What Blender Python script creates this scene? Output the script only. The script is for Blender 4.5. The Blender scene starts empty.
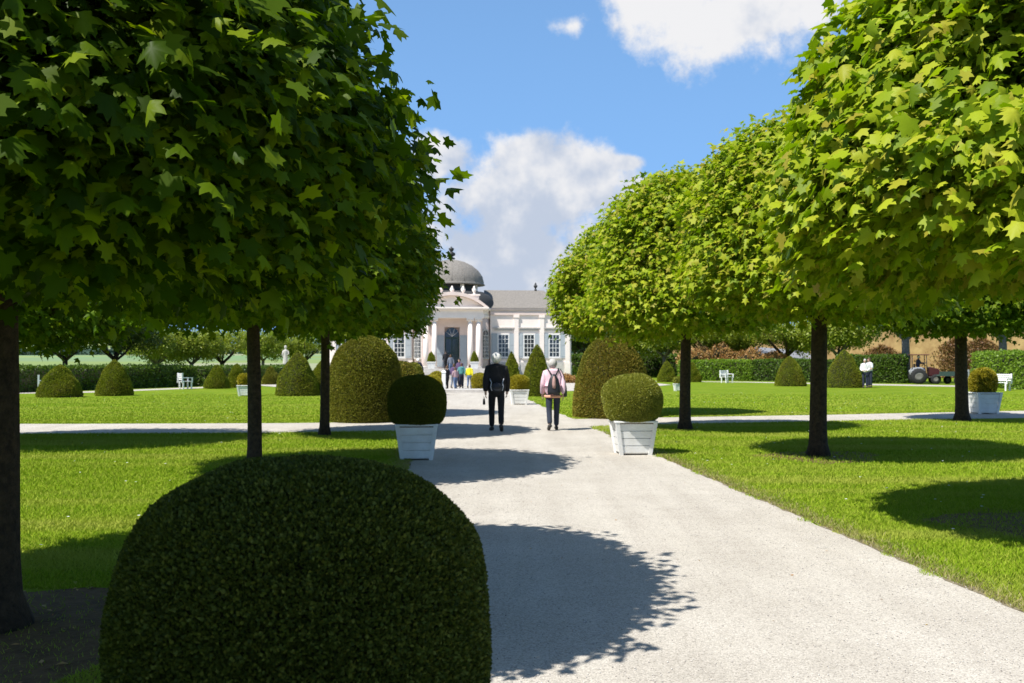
import bpy, bmesh, math, random
import numpy as np
from mathutils import Vector, Matrix, Euler
R_ = math.radians
PI = math.pi
sc = bpy.context.scene
COL = sc.collection

# ------------------------------------------------------------------ camera
F = 1024 * 35.0 / 36.0        # focal length in pixels
CH = 1.65                     # eye height
HY = 360.0                    # horizon row in the photograph
cam_d = bpy.data.cameras.new('camera')
cam_d.lens = 35.0; cam_d.sensor_width = 36.0
cam_d.clip_start = 0.05; cam_d.clip_end = 6000
cam_d.dof.use_dof = True; cam_d.dof.focus_distance = 5.5; cam_d.dof.aperture_fstop = 6.3
cam = bpy.data.objects.new('camera', cam_d); COL.objects.link(cam)
cam.location = (0, 0, CH)
cam.rotation_euler = (R_(90) + math.atan((HY - 341.5) / F), 0, 0)
sc.camera = cam

# ------------------------------------------------------------------ sun and sky
SUN_EL = 56.0                 # degrees above the horizon
SHADOW_A = 37.0               # ground shadows run this far from +X towards +Y
sd = Vector((-math.cos(R_(SHADOW_A)) * math.cos(R_(SUN_EL)), -math.sin(R_(SHADOW_A)) * math.cos(R_(SUN_EL)), math.sin(R_(SUN_EL))))
sun_d = bpy.data.lights.new('sun', 'SUN')
sun_d.energy = 5.0; sun_d.angle = R_(0.53); sun_d.color = (1.0, 0.965, 0.91)
sun = bpy.data.objects.new('sun', sun_d); COL.objects.link(sun)
sun.rotation_euler = sd.to_track_quat('Z', 'Y').to_euler()
sun.location = (-20, -10, 40)

world = bpy.data.worlds.new('World'); sc.world = world
world.use_nodes = True
SKY_STRENGTH = 0.080
CLOUD_WHITE = 7.7


def build_world():
    nt = world.node_tree; nt.nodes.clear(); L = nt.links
    def N(t, **kw):
        n = nt.nodes.new(t)
        for k, v in kw.items(): setattr(n, k, v)
        return n
    def M(op, a, b=None, c=None, clamp=False):
        n = N('ShaderNodeMath', operation=op); n.use_clamp = clamp
        for i, v in enumerate((a, b, c)):
            if v is None: continue
            if isinstance(v, (int, float)): n.inputs[i].default_value = v
            else: L.new(v, n.inputs[i])
        return n.outputs[0]
    out = N('ShaderNodeOutputWorld'); bg = N('ShaderNodeBackground')
    bg.inputs[1].default_value = SKY_STRENGTH
    sky = N('ShaderNodeTexSky', sky_type='NISHITA'); sky.sun_disc = False
    sky.sun_elevation = R_(SUN_EL)
    sky.sun_rotation = math.atan2(sd.x, sd.y)
    sky.altitude = 250; sky.air_density = 1.0; sky.dust_density = 0.6; sky.ozone_density = 1.6
    tc = N('ShaderNodeTexCoord'); sep = N('ShaderNodeSeparateXYZ'); L.new(tc.outputs['Generated'], sep.inputs[0])
    x, y, z = sep.outputs
    az = M('ARCTAN2', x, y)
    el = M('ARCSINE', z)
    # clouds by bearing and elevation: (bearing, elevation, half width, half height)
    blobs = [(0.20, 0.325, 0.115, 0.052), (0.27, 0.345, 0.08, 0.045), (0.135, 0.345, 0.055, 0.035), (0.06, 0.325, 0.07, 0.03, 0.5),
             (-0.005, 0.165, 0.105, 0.06), (0.055, 0.172, 0.085, 0.046), (0.12, 0.10, 0.13, 0.05), (0.13, 0.165, 0.035, 0.02), (0.02, 0.085, 0.18, 0.05), (-0.02, 0.12, 0.09, 0.045), 
             (-0.07, 0.20, 0.05, 0.03), (0.115, 0.195, 0.02, 0.01), (0.01, 0.205, 0.05, 0.03),
             (-0.6, 0.28, 0.12, 0.06), (0.75, 0.3, 0.14, 0.06), (2.3, 0.3, 0.2, 0.08)]
    field = None
    for ca, ce, wa, we, *g in blobs:
        a = M('DIVIDE', M('SUBTRACT', az, ca), wa); b = M('DIVIDE', M('SUBTRACT', el, ce), we)
        d = M('SUBTRACT', g[0] if g else 1.0, M('SQRT', M('ADD', M('MULTIPLY', a, a), M('MULTIPLY', b, b))))
        field = d if field is None else M('SMOOTH_MAX', field, d, 0.25)
    n1 = N('ShaderNodeTexNoise'); n1.inputs['Scale'].default_value = 13; n1.inputs['Detail'].default_value = 9; n1.inputs['Roughness'].default_value = 0.62
    L.new(tc.outputs['Generated'], n1.inputs['Vector'])
    n2 = N('ShaderNodeTexNoise'); n2.inputs['Scale'].default_value = 17; n2.inputs['Detail'].default_value = 4; n2.inputs['Roughness'].default_value = 0.55
    L.new(tc.outputs['Generated'], n2.inputs['Vector'])
    dens = M('ADD', field, M('MULTIPLY', M('SUBTRACT', n1.outputs['Fac'], 0.5), 2.3))
    mr = N('ShaderNodeMapRange', interpolation_type='SMOOTHSTEP'); L.new(dens, mr.inputs[0])
    mr.inputs[1].default_value = 0.0; mr.inputs[2].default_value = 0.5
    # body tone of the cloud: white crest, blue grey base
    tone = M('ADD', M('ADD', M('MULTIPLY', n2.outputs['Fac'], 1.0), M('MULTIPLY', n1.outputs['Fac'], 0.55)), M('MULTIPLY', M('SUBTRACT', el, 0.2), 1.3))
    mr2 = N('ShaderNodeMapRange', interpolation_type='SMOOTHSTEP'); L.new(tone, mr2.inputs[0])
    mr2.inputs[1].default_value = 0.58; mr2.inputs[2].default_value = 0.90
    ramp = N('ShaderNodeMixRGB'); L.new(mr2.outputs[0], ramp.inputs[0])
    k = CLOUD_WHITE
    ramp.inputs[1].default_value = (0.60 * k, 0.68 * k, 0.83 * k, 1); ramp.inputs[2].default_value = (0.98 * k, 0.98 * k, 1.0 * k, 1)
    tint = N('ShaderNodeMixRGB', blend_type='MULTIPLY'); tint.inputs[0].default_value = 1
    L.new(sky.outputs[0], tint.inputs[1]); tint.inputs[2].default_value = (1.04, 1.06, 1.06, 1)
    pale = N('ShaderNodeMixRGB'); L.new(M('MULTIPLY', M('POWER', M('SUBTRACT', 1.0, M('MAXIMUM', z, 0.0)), 1.2), 0.92), pale.inputs[0]); L.new(tint.outputs[0], pale.inputs[1]); pale.inputs[2].default_value = (2.0, 4.5, 8.9, 1)
    mix = N('ShaderNodeMixRGB'); L.new(mr.outputs[0], mix.inputs[0]); L.new(pale.outputs[0], mix.inputs[1]); L.new(ramp.outputs[0], mix.inputs[2])
    L.new(mix.outputs[0], bg.inputs[0]); L.new(bg.outputs[0], out.inputs[0])


build_world()
sc.view_settings.view_transform = 'Standard'; sc.view_settings.look = 'None'
sc.view_settings.exposure = 0.55; sc.view_settings.gamma = 1.0; sc.view_settings.use_curve_mapping = False
sc.render.engine = 'CYCLES'
sc.cycles.max_bounces = 8; sc.cycles.diffuse_bounces = 4; sc.cycles.transmission_bounces = 4; sc.cycles.transparent_max_bounces = 6
sc.cycles.use_denoising = True
sc.cycles.sample_clamp_indirect = 8

rng = np.random.default_rng(7)
random.seed(7)


# ------------------------------------------------------------------ measuring helpers
def gp(px, py):
    """ground point that the photograph shows at column px, row py"""
    D = CH * F / (py - HY)
    return Vector(((px - 512) / F * D, D, 0))


def xat(px, D): return (px - 512) / F * D
def zat(py, D): return CH + (HY - py) / F * D
def axis(D): return 1.72 - 0.078 * D       # centre line of the main path


# ------------------------------------------------------------------ materials
MATS = {}


def new_mat(name):
    m = bpy.data.materials.new(name); m.use_nodes = True
    nt = m.node_tree; nt.nodes.clear()
    return m, nt


def simple(name, col, rough=0.7, var=0.15, scale=8.0, bump=0.0, bscale=40.0, metal=0.0, spec=0.4, col2=None, detail=6):
    if name in MATS: return MATS[name]
    m, nt = new_mat(name); L = nt.links
    out = nt.nodes.new('ShaderNodeOutputMaterial'); b = nt.nodes.new('ShaderNodeBsdfPrincipled')
    tc = nt.nodes.new('ShaderNodeTexCoord')
    n = nt.nodes.new('ShaderNodeTexNoise'); n.inputs['Scale'].default_value = scale; n.inputs['Detail'].default_value = detail; n.inputs['Roughness'].default_value = 0.65
    L.new(tc.outputs['Object'], n.inputs['Vector'])
    r = nt.nodes.new('ShaderNodeValToRGB'); L.new(n.outputs['Fac'], r.inputs[0])
    c2 = col2 if col2 else tuple(min(1, c * (1 + var)) for c in col)
    c1 = col if col2 else tuple(c * (1 - var) for c in col)
    r.color_ramp.elements[0].position = 0.33; r.color_ramp.elements[1].position = 0.67
    r.color_ramp.elements[0].color = (*c1, 1); r.color_ramp.elements[1].color = (*c2, 1)
    L.new(r.outputs[0], b.inputs['Base Color'])
    b.inputs['Roughness'].default_value = rough; b.inputs['Metallic'].default_value = metal
    b.inputs['Specular IOR Level'].default_value = spec
    if bump > 0:
        n2 = nt.nodes.new('ShaderNodeTexNoise'); n2.inputs['Scale'].default_value = bscale; n2.inputs['Detail'].default_value = 5
        L.new(tc.outputs['Object'], n2.inputs['Vector'])
        bp = nt.nodes.new('ShaderNodeBump'); bp.inputs['Strength'].default_value = bump; bp.inputs['Distance'].default_value = 0.02
        L.new(n2.outputs['Fac'], bp.inputs['Height']); L.new(bp.outputs[0], b.inputs['Normal'])
    L.new(b.outputs[0], out.inputs[0])
    MATS[name] = m
    return m


def leafy(name, cols, trans=0.35, tcol=None, rough=0.45, spec=0.35, bigscale=0.0, bigcol=None, stretch=None):
    """leaves: every leaf (mesh island) takes its own colour between the given ones; light passes through"""
    if name in MATS: return MATS[name]
    m, nt = new_mat(name); L = nt.links
    out = nt.nodes.new('ShaderNodeOutputMaterial'); b = nt.nodes.new('ShaderNodeBsdfPrincipled')
    g = nt.nodes.new('ShaderNodeNewGeometry'); r = nt.nodes.new('ShaderNodeValToRGB')
    L.new(g.outputs['Random Per Island'], r.inputs[0])
    e = r.color_ramp.elements
    e[0].color = (*cols[0], 1); e[-1].color = (*cols[-1], 1)
    for i in range(1, len(cols) - 1):
        ne = e.new(i / (len(cols) - 1)); ne.color = (*cols[i], 1)
    colout = r.outputs[0]
    if bigcol:
        tc = nt.nodes.new('ShaderNodeTexCoord'); n = nt.nodes.new('ShaderNodeTexNoise'); n.inputs['Scale'].default_value = bigscale; n.inputs['Detail'].default_value = 3
        mp = nt.nodes.new('ShaderNodeMapping'); mp.inputs['Scale'].default_value = stretch or (1, 1, 1); mp.inputs['Rotation'].default_value = (0, 0, 0.12 if stretch else 0)
        L.new(tc.outputs['Object'], mp.inputs[0]); L.new(mp.outputs[0], n.inputs['Vector'])
        mr = nt.nodes.new('ShaderNodeMapRange'); mr.inputs[1].default_value = 0.45; mr.inputs[2].default_value = 0.7; L.new(n.outputs['Fac'], mr.inputs[0])
        mx = nt.nodes.new('ShaderNodeMixRGB'); L.new(mr.outputs[0], mx.inputs[0]); L.new(colout, mx.inputs[1]); mx.inputs[2].default_value = (*bigcol, 1)
        colout = mx.outputs[0]
    L.new(colout, b.inputs['Base Color']); b.inputs['Roughness'].default_value = rough; b.inputs['Specular IOR Level'].default_value = spec
    if trans > 0:
        t = nt.nodes.new('ShaderNodeBsdfTranslucent')
        mm = nt.nodes.new('ShaderNodeMixRGB'); mm.blend_type = 'MULTIPLY'; mm.inputs[0].default_value = 1
        L.new(colout, mm.inputs[1]); mm.inputs[2].default_value = (*(tcol or (1.5, 1.5, 0.7)), 1)
        L.new(mm.outputs[0], t.inputs[0])
        mix = nt.nodes.new('ShaderNodeMixShader'); mix.inputs[0].default_value = trans
        L.new(b.outputs[0], mix.inputs[1]); L.new(t.outputs[0], mix.inputs[2]); L.new(mix.outputs[0], out.inputs[0])
    else:
        L.new(b.outputs[0], out.inputs[0])
    MATS[name] = m
    return m


def gravel_mat():
    m, nt = new_mat('pale_gravel'); L = nt.links
    out = nt.nodes.new('ShaderNodeOutputMaterial'); b = nt.nodes.new('ShaderNodeBsdfPrincipled')
    tc = nt.nodes.new('ShaderNodeTexCoord')
    v = nt.nodes.new('ShaderNodeTexVoronoi'); v.inputs['Scale'].default_value = 120; v.inputs['Randomness'].default_value = 1
    L.new(tc.outputs['Object'], v.inputs['Vector'])
    sepc = nt.nodes.new('ShaderNodeSeparateColor'); L.new(v.outputs['Color'], sepc.inputs[0])
    r = nt.nodes.new('ShaderNodeValToRGB'); L.new(sepc.outputs[0], r.inputs[0])
    e = r.color_ramp.elements
    e[0].color = (0.28, 0.258, 0.228, 1); e[1].color = (0.56, 0.525, 0.47, 1)
    ne = e.new(0.25); ne.color = (0.41, 0.382, 0.338, 1); ne = e.new(0.7); ne.color = (0.47, 0.44, 0.39, 1)
    n = nt.nodes.new('ShaderNodeTexNoise'); n.inputs['Scale'].default_value = 0.9; n.inputs['Detail'].default_value = 8; n.inputs['Roughness'].default_value = 0.7
    L.new(tc.outputs['Object'], n.inputs['Vector'])
    r2 = nt.nodes.new('ShaderNodeValToRGB'); L.new(n.outputs['Fac'], r2.inputs[0])
    r2.color_ramp.elements[0].position = 0.3; r2.color_ramp.elements[1].position = 0.7
    r2.color_ramp.elements[0].color = (0.87, 0.85, 0.82, 1); r2.color_ramp.elements[1].color = (1.06, 1.05, 1.03, 1)
    mm = nt.nodes.new('ShaderNodeMixRGB'); mm.blend_type = 'MULTIPLY'; mm.inputs[0].default_value = 1
    L.new(r.outputs[0], mm.inputs[1]); L.new(r2.outputs[0], mm.inputs[2])
    # trodden and raked streaks along the way
    mp = nt.nodes.new('ShaderNodeMapping'); mp.inputs['Scale'].default_value = (2.2, 0.16, 1); mp.inputs['Rotation'].default_value = (0, 0, -0.078); L.new(tc.outputs['Object'], mp.inputs[0])
    n3 = nt.nodes.new('ShaderNodeTexNoise'); n3.inputs['Scale'].default_value = 1.0; n3.inputs['Detail'].default_value = 6; n3.inputs['Roughness'].default_value = 0.6; L.new(mp.outputs[0], n3.inputs['Vector'])
    r3 = nt.nodes.new('ShaderNodeValToRGB'); L.new(n3.outputs['Fac'], r3.inputs[0]); r3.color_ramp.elements[0].position = 0.35; r3.color_ramp.elements[1].position = 0.62
    r3.color_ramp.elements[0].color = (0.95, 0.94, 0.925, 1); r3.color_ramp.elements[1].color = (1.08, 1.08, 1.07, 1)
    m3 = nt.nodes.new('ShaderNodeMixRGB'); m3.blend_type = 'MULTIPLY'; m3.inputs[0].default_value = 1; L.new(mm.outputs[0], m3.inputs[1]); L.new(r3.outputs[0], m3.inputs[2])
    L.new(m3.outputs[0], b.inputs['Base Color']); b.inputs['Roughness'].default_value = 0.9; b.inputs['Specular IOR Level'].default_value = 0.2
    bp = nt.nodes.new('ShaderNodeBump'); bp.inputs['Strength'].default_value = 0.45; bp.inputs['Distance'].default_value = 0.005; bp.invert = True
    L.new(v.outputs['Distance'], bp.inputs['Height']); L.new(bp.outputs[0], b.inputs['Normal'])
    L.new(b.outputs[0], out.inputs[0])
    return m


def lawn_mat(name, a, c, worn=(0.17, 0.16, 0.05), striped=True):
    m, nt = new_mat(name); L = nt.links
    out = nt.nodes.new('ShaderNodeOutputMaterial'); b = nt.nodes.new('ShaderNodeBsdfPrincipled')
    tc = nt.nodes.new('ShaderNodeTexCoord')
    n = nt.nodes.new('ShaderNodeTexNoise'); n.inputs['Scale'].default_value = 0.55; n.inputs['Detail'].default_value = 12; n.inputs['Roughness'].default_value = 0.72
    L.new(tc.outputs['Object'], n.inputs['Vector'])
    r = nt.nodes.new('ShaderNodeValToRGB'); L.new(n.outputs['Fac'], r.inputs[0])
    e = r.color_ramp.elements; e[0].position = 0.3; e[1].position = 0.72
    e[0].color = (*a, 1); e[1].color = (*worn, 1); ne = e.new(0.52); ne.color = (*c, 1)
    # mowing bands
    mp = nt.nodes.new('ShaderNodeMapping'); mp.inputs['Rotation'].default_value = (0, 0, R_(16)); L.new(tc.outputs['Object'], mp.inputs[0])
    w = nt.nodes.new('ShaderNodeTexWave'); w.bands_direction = 'Y'; w.inputs['Scale'].default_value = 0.34; w.inputs['Distortion'].default_value = 1.2; w.inputs['Detail'].default_value = 2; w.inputs['Detail Scale'].default_value = 0.6
    L.new(mp.outputs[0], w.inputs['Vector'])
    mx = nt.nodes.new('ShaderNodeMixRGB'); mx.blend_type = 'MULTIPLY'; mx.inputs[0].default_value = 1.0 if striped else 0.0
    r3 = nt.nodes.new('ShaderNodeValToRGB'); L.new(w.outputs['Fac'], r3.inputs[0])
    r3.color_ramp.elements[0].color = (0.74, 0.80, 0.72, 1); r3.color_ramp.elements[1].color = (1.16, 1.1, 1.1, 1)
    L.new(r.outputs[0], mx.inputs[1]); L.new(r3.outputs[0], mx.inputs[2])
    n2 = nt.nodes.new('ShaderNodeTexNoise'); n2.inputs['Scale'].default_value = 45; n2.inputs['Detail'].default_value = 4
    L.new(tc.outputs['Object'], n2.inputs['Vector'])
    mx2 = nt.nodes.new('ShaderNodeMixRGB'); mx2.blend_type = 'MULTIPLY'; mx2.inputs[0].default_value = 1
    r4 = nt.nodes.new('ShaderNodeValToRGB'); L.new(n2.outputs['Fac'], r4.inputs[0]); r4.color_ramp.elements[0].position = 0.3; r4.color_ramp.elements[1].position = 0.7
    r4.color_ramp.elements[0].color = (0.62, 0.66, 0.6, 1); r4.color_ramp.elements[1].color = (1.25, 1.2, 1.2, 1)
    L.new(mx.outputs[0], mx2.inputs[1]); L.new(r4.outputs[0], mx2.inputs[2])
    L.new(mx2.outputs[0], b.inputs['Base Color']); b.inputs['Roughness'].default_value = 0.95; b.inputs['Specular IOR Level'].default_value = 0.05
    bp = nt.nodes.new('ShaderNodeBump'); bp.inputs['Strength'].default_value = 0.8; bp.inputs['Distance'].default_value = 0.03
    L.new(n2.outputs['Fac'], bp.inputs['Height']); L.new(bp.outputs[0], b.inputs['Normal'])
    L.new(b.outputs[0], out.inputs[0])
    return m


GRAVEL = gravel_mat()
LAWN = lawn_mat('mown_lawn', (0.115, 0.19, 0.011), (0.17, 0.25, 0.016), worn=(0.24, 0.275, 0.035))
FIELD = lawn_mat('far_field', (0.05, 0.10, 0.03), (0.09, 0.14, 0.045), worn=(0.16, 0.15, 0.07), striped=False)
SOIL = simple('bare_soil', (0.075, 0.040, 0.013), 0.95, col2=(0.16, 0.095, 0.035), scale=7, bump=0.6, bscale=30)
BLADE = leafy('grass_blade', [(0.16, 0.265, 0.012), (0.215, 0.325, 0.016), (0.26, 0.355, 0.022), (0.34, 0.37, 0.06)], trans=0.15, tcol=(1.2, 1.3, 0.3), rough=0.7, spec=0.04, bigscale=0.9, bigcol=(0.34, 0.37, 0.06), stretch=(0.16, 1.1, 1))
DRYBLADE = leafy('dry_grass_blade', [(0.18, 0.20, 0.03), (0.30, 0.27, 0.10), (0.38, 0.32, 0.14), (0.14, 0.20, 0.015)], trans=0.25, rough=0.6)
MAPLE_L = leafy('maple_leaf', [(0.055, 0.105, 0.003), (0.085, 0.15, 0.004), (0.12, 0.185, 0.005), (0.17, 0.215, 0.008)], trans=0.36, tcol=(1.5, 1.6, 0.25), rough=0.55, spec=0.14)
MAPLE_S = leafy('shaded_maple_leaf', [(0.028, 0.056, 0.002), (0.055, 0.102, 0.003), (0.105, 0.165, 0.005), (0.25, 0.31, 0.010)], trans=0.42, tcol=(1.6, 1.75, 0.2), rough=0.5, spec=0.12)  # dark tones put the crown's shade into the colour, lightest tone its sunlit leaves
MAPLE_Y = leafy('sunlit_maple_leaf', [(0.12, 0.185, 0.004), (0.20, 0.275, 0.007), (0.29, 0.355, 0.012), (0.37, 0.40, 0.025), (0.30, 0.26, 0.03)], trans=0.32, tcol=(1.15, 1.5, 0.25), rough=0.5, spec=0.15)  # lighter copy of the maple leaf with sunlight painted into its colour
BG_LEAF = leafy('spring_leaf', [(0.15, 0.20, 0.015), (0.21, 0.27, 0.02), (0.27, 0.30, 0.03)], trans=0.4, tcol=(1.5, 1.5, 0.5))
BG_DARK = leafy('dark_spring_leaf', [(0.03, 0.055, 0.008), (0.05, 0.085, 0.012), (0.07, 0.11, 0.018)], trans=0.3)  # dark tone also stands in for shade on the two leftmost trees
BOX_LEAF = leafy('deep_shade_box_leaf', [(0.0410, 0.0527, 0.0073), (0.0644, 0.0805, 0.0102), (0.0966, 0.1142, 0.0146), (0.1757, 0.1757, 0.0264)], trans=0.12, rough=0.6, spec=0.15)  # near bush: its shade is put into a darker leaf colour
BOX_MID = leafy('shaded_box_leaf', [(0.0550, 0.0726, 0.0066), (0.0825, 0.1034, 0.0088), (0.1210, 0.1375, 0.0132), (0.1760, 0.1815, 0.0220)], trans=0.15, rough=0.6, spec=0.15)  # left planter ball: shade painted into this copy of the leaf colour
BOX_SUN = leafy('sunlit_box_leaf', [(0.1430, 0.1625, 0.0182), (0.2080, 0.2275, 0.0260), (0.2860, 0.2990, 0.0390), (0.3770, 0.3510, 0.0650)], trans=0.2, rough=0.45)  # sunlit copy of the box leaf, brightness painted into the colour
BOX_GOLD = leafy('golden_box_leaf', [(0.26, 0.23, 0.012), (0.34, 0.29, 0.016), (0.42, 0.35, 0.03)], trans=0.2, rough=0.5)
YEW = leafy('yew_needle', [(0.1053, 0.1242, 0.0135), (0.1553, 0.1755, 0.0175), (0.2160, 0.2228, 0.0243), (0.2565, 0.2228, 0.0324)], trans=0.15, rough=0.6, spec=0.15, bigscale=0.9, bigcol=(0.145, 0.14, 0.018))
YEW_RUST = leafy('rusty_yew_needle', [(0.1215, 0.1350, 0.0162), (0.1755, 0.1755, 0.0216), (0.2430, 0.2025, 0.0297), (0.2835, 0.1958, 0.0351)], trans=0.15, rough=0.6, spec=0.15, bigscale=0.8, bigcol=(0.125, 0.145, 0.014))
YEW_GREEN = leafy('clipped_cone_needle', [(0.1323, 0.1667, 0.0115), (0.1840, 0.2185, 0.0149), (0.2415, 0.2587, 0.0230)], trans=0.18, rough=0.6, spec=0.12, bigscale=1.3, bigcol=(0.19, 0.185, 0.018))
HEDGE = leafy('hedge_leaf', [(0.05, 0.10, 0.009), (0.08, 0.145, 0.013), (0.12, 0.19, 0.02)], trans=0.3)
HEDGE_L = leafy('bright_hedge_leaf', [(0.12, 0.21, 0.014), (0.17, 0.28, 0.02), (0.23, 0.33, 0.035)], trans=0.35)
RUST = leafy('rust_leaf', [(0.2970, 0.1350, 0.0473), (0.4320, 0.2295, 0.0810), (0.5400, 0.3240, 0.1350), (0.2700, 0.2160, 0.0540)], trans=0.2)
VINE = leafy('vine_leaf', [(0.15, 0.08, 0.035), (0.24, 0.12, 0.05), (0.17, 0.13, 0.035)], trans=0.2)
DARKCORE = simple('dark_core', (0.018, 0.018, 0.007), 0.95, var=0.3, scale=30)  # near-black solid beneath the leaves of clipped bushes and hedges
BARK = simple('maple_bark', (0.018, 0.012, 0.0065), 0.95, col2=(0.070, 0.045, 0.024), scale=18, bump=1.0, bscale=45)
TWIG = simple('twig_bark', (0.05, 0.036, 0.024), 0.95, col2=(0.13, 0.10, 0.07), scale=20)
BARK_G = simple('grey_bark', (0.10, 0.09, 0.075), 0.95, col2=(0.20, 0.18, 0.15), scale=12, bump=0.8, bscale=30)
WHITE_WOOD = simple('white_painted_wood', (0.70, 0.685, 0.64), 0.5, col2=(0.82, 0.82, 0.79), scale=4, bump=0.15, bscale=25)
WHITE_METAL = simple('white_metal_paint', (0.78, 0.78, 0.76), 0.4, var=0.04)
PLASTER = simple('white_plaster', (0.86, 0.76, 0.68), 0.9, var=0.05, scale=1.5, bump=0.1)
PINK = simple('pink_plaster', (0.72, 0.585, 0.52), 0.9, var=0.07, scale=1.5, bump=0.1)
STONE = simple('pale_stone', (0.50, 0.47, 0.43), 0.9, var=0.15, scale=4, bump=0.3)
SLATE = simple('grey_slate', (0.15, 0.135, 0.118), 0.85, col2=(0.27, 0.245, 0.215), scale=9, bump=0.5, bscale=16)
DARK_SLATE = simple('dark_slate', (0.05, 0.05, 0.05), 0.8, var=0.3, scale=9)
BLUEGREY = simple('blue_grey_shutter_paint', (0.38, 0.42, 0.44), 0.6, var=0.06)
GLASS = simple('dark_window_glass', (0.030, 0.036, 0.042), 0.08, var=0.3, scale=3, spec=0.8)
GREEN_PAINT = simple('dark_green_paint', (0.02, 0.045, 0.032), 0.4, var=0.1)
BRONZE = simple('dark_bronze', (0.035, 0.035, 0.034), 0.5, var=0.2)
OCHRE = simple('ochre_wall_plaster', (0.26, 0.15, 0.06), 0.95, col2=(0.48, 0.33, 0.14), scale=0.9, bump=0.2, detail=10)


# ------------------------------------------------------------------ object helpers
def tag(o, label, cat, group=None):
    o['label'] = label; o['category'] = cat
    if group: o['group'] = group
    return o


def thing(name, label, cat, loc=(0, 0, 0), rz=0.0, group=None):
    o = bpy.data.objects.new(name, None); COL.objects.link(o)
    o.empty_display_size = 0.2
    o.location = loc; o.rotation_euler = (0, 0, rz)
    return tag(o, label, cat, group)


def link(name, me, parent=None, mat=None):
    o = bpy.data.objects.new(name, me); COL.objects.link(o)
    if mat is not None and len(me.materials) == 0: me.materials.append(mat)
    if parent is not None: o.parent = parent
    return o


def dup(root, loc, rz=0.0, label=None, scale=None):
    r = root.copy(); COL.objects.link(r); r.location = loc; r.rotation_euler = (0, 0, rz)
    if scale is not None: r.scale = (scale,) * 3 if isinstance(scale, (int, float)) else scale
    if label: r['label'] = label
    for ch in list(root.children):
        c = ch.copy(); COL.objects.link(c); c.parent = r
        for g in list(ch.children):
            d = g.copy(); COL.objects.link(d); d.parent = c
    return r


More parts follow.
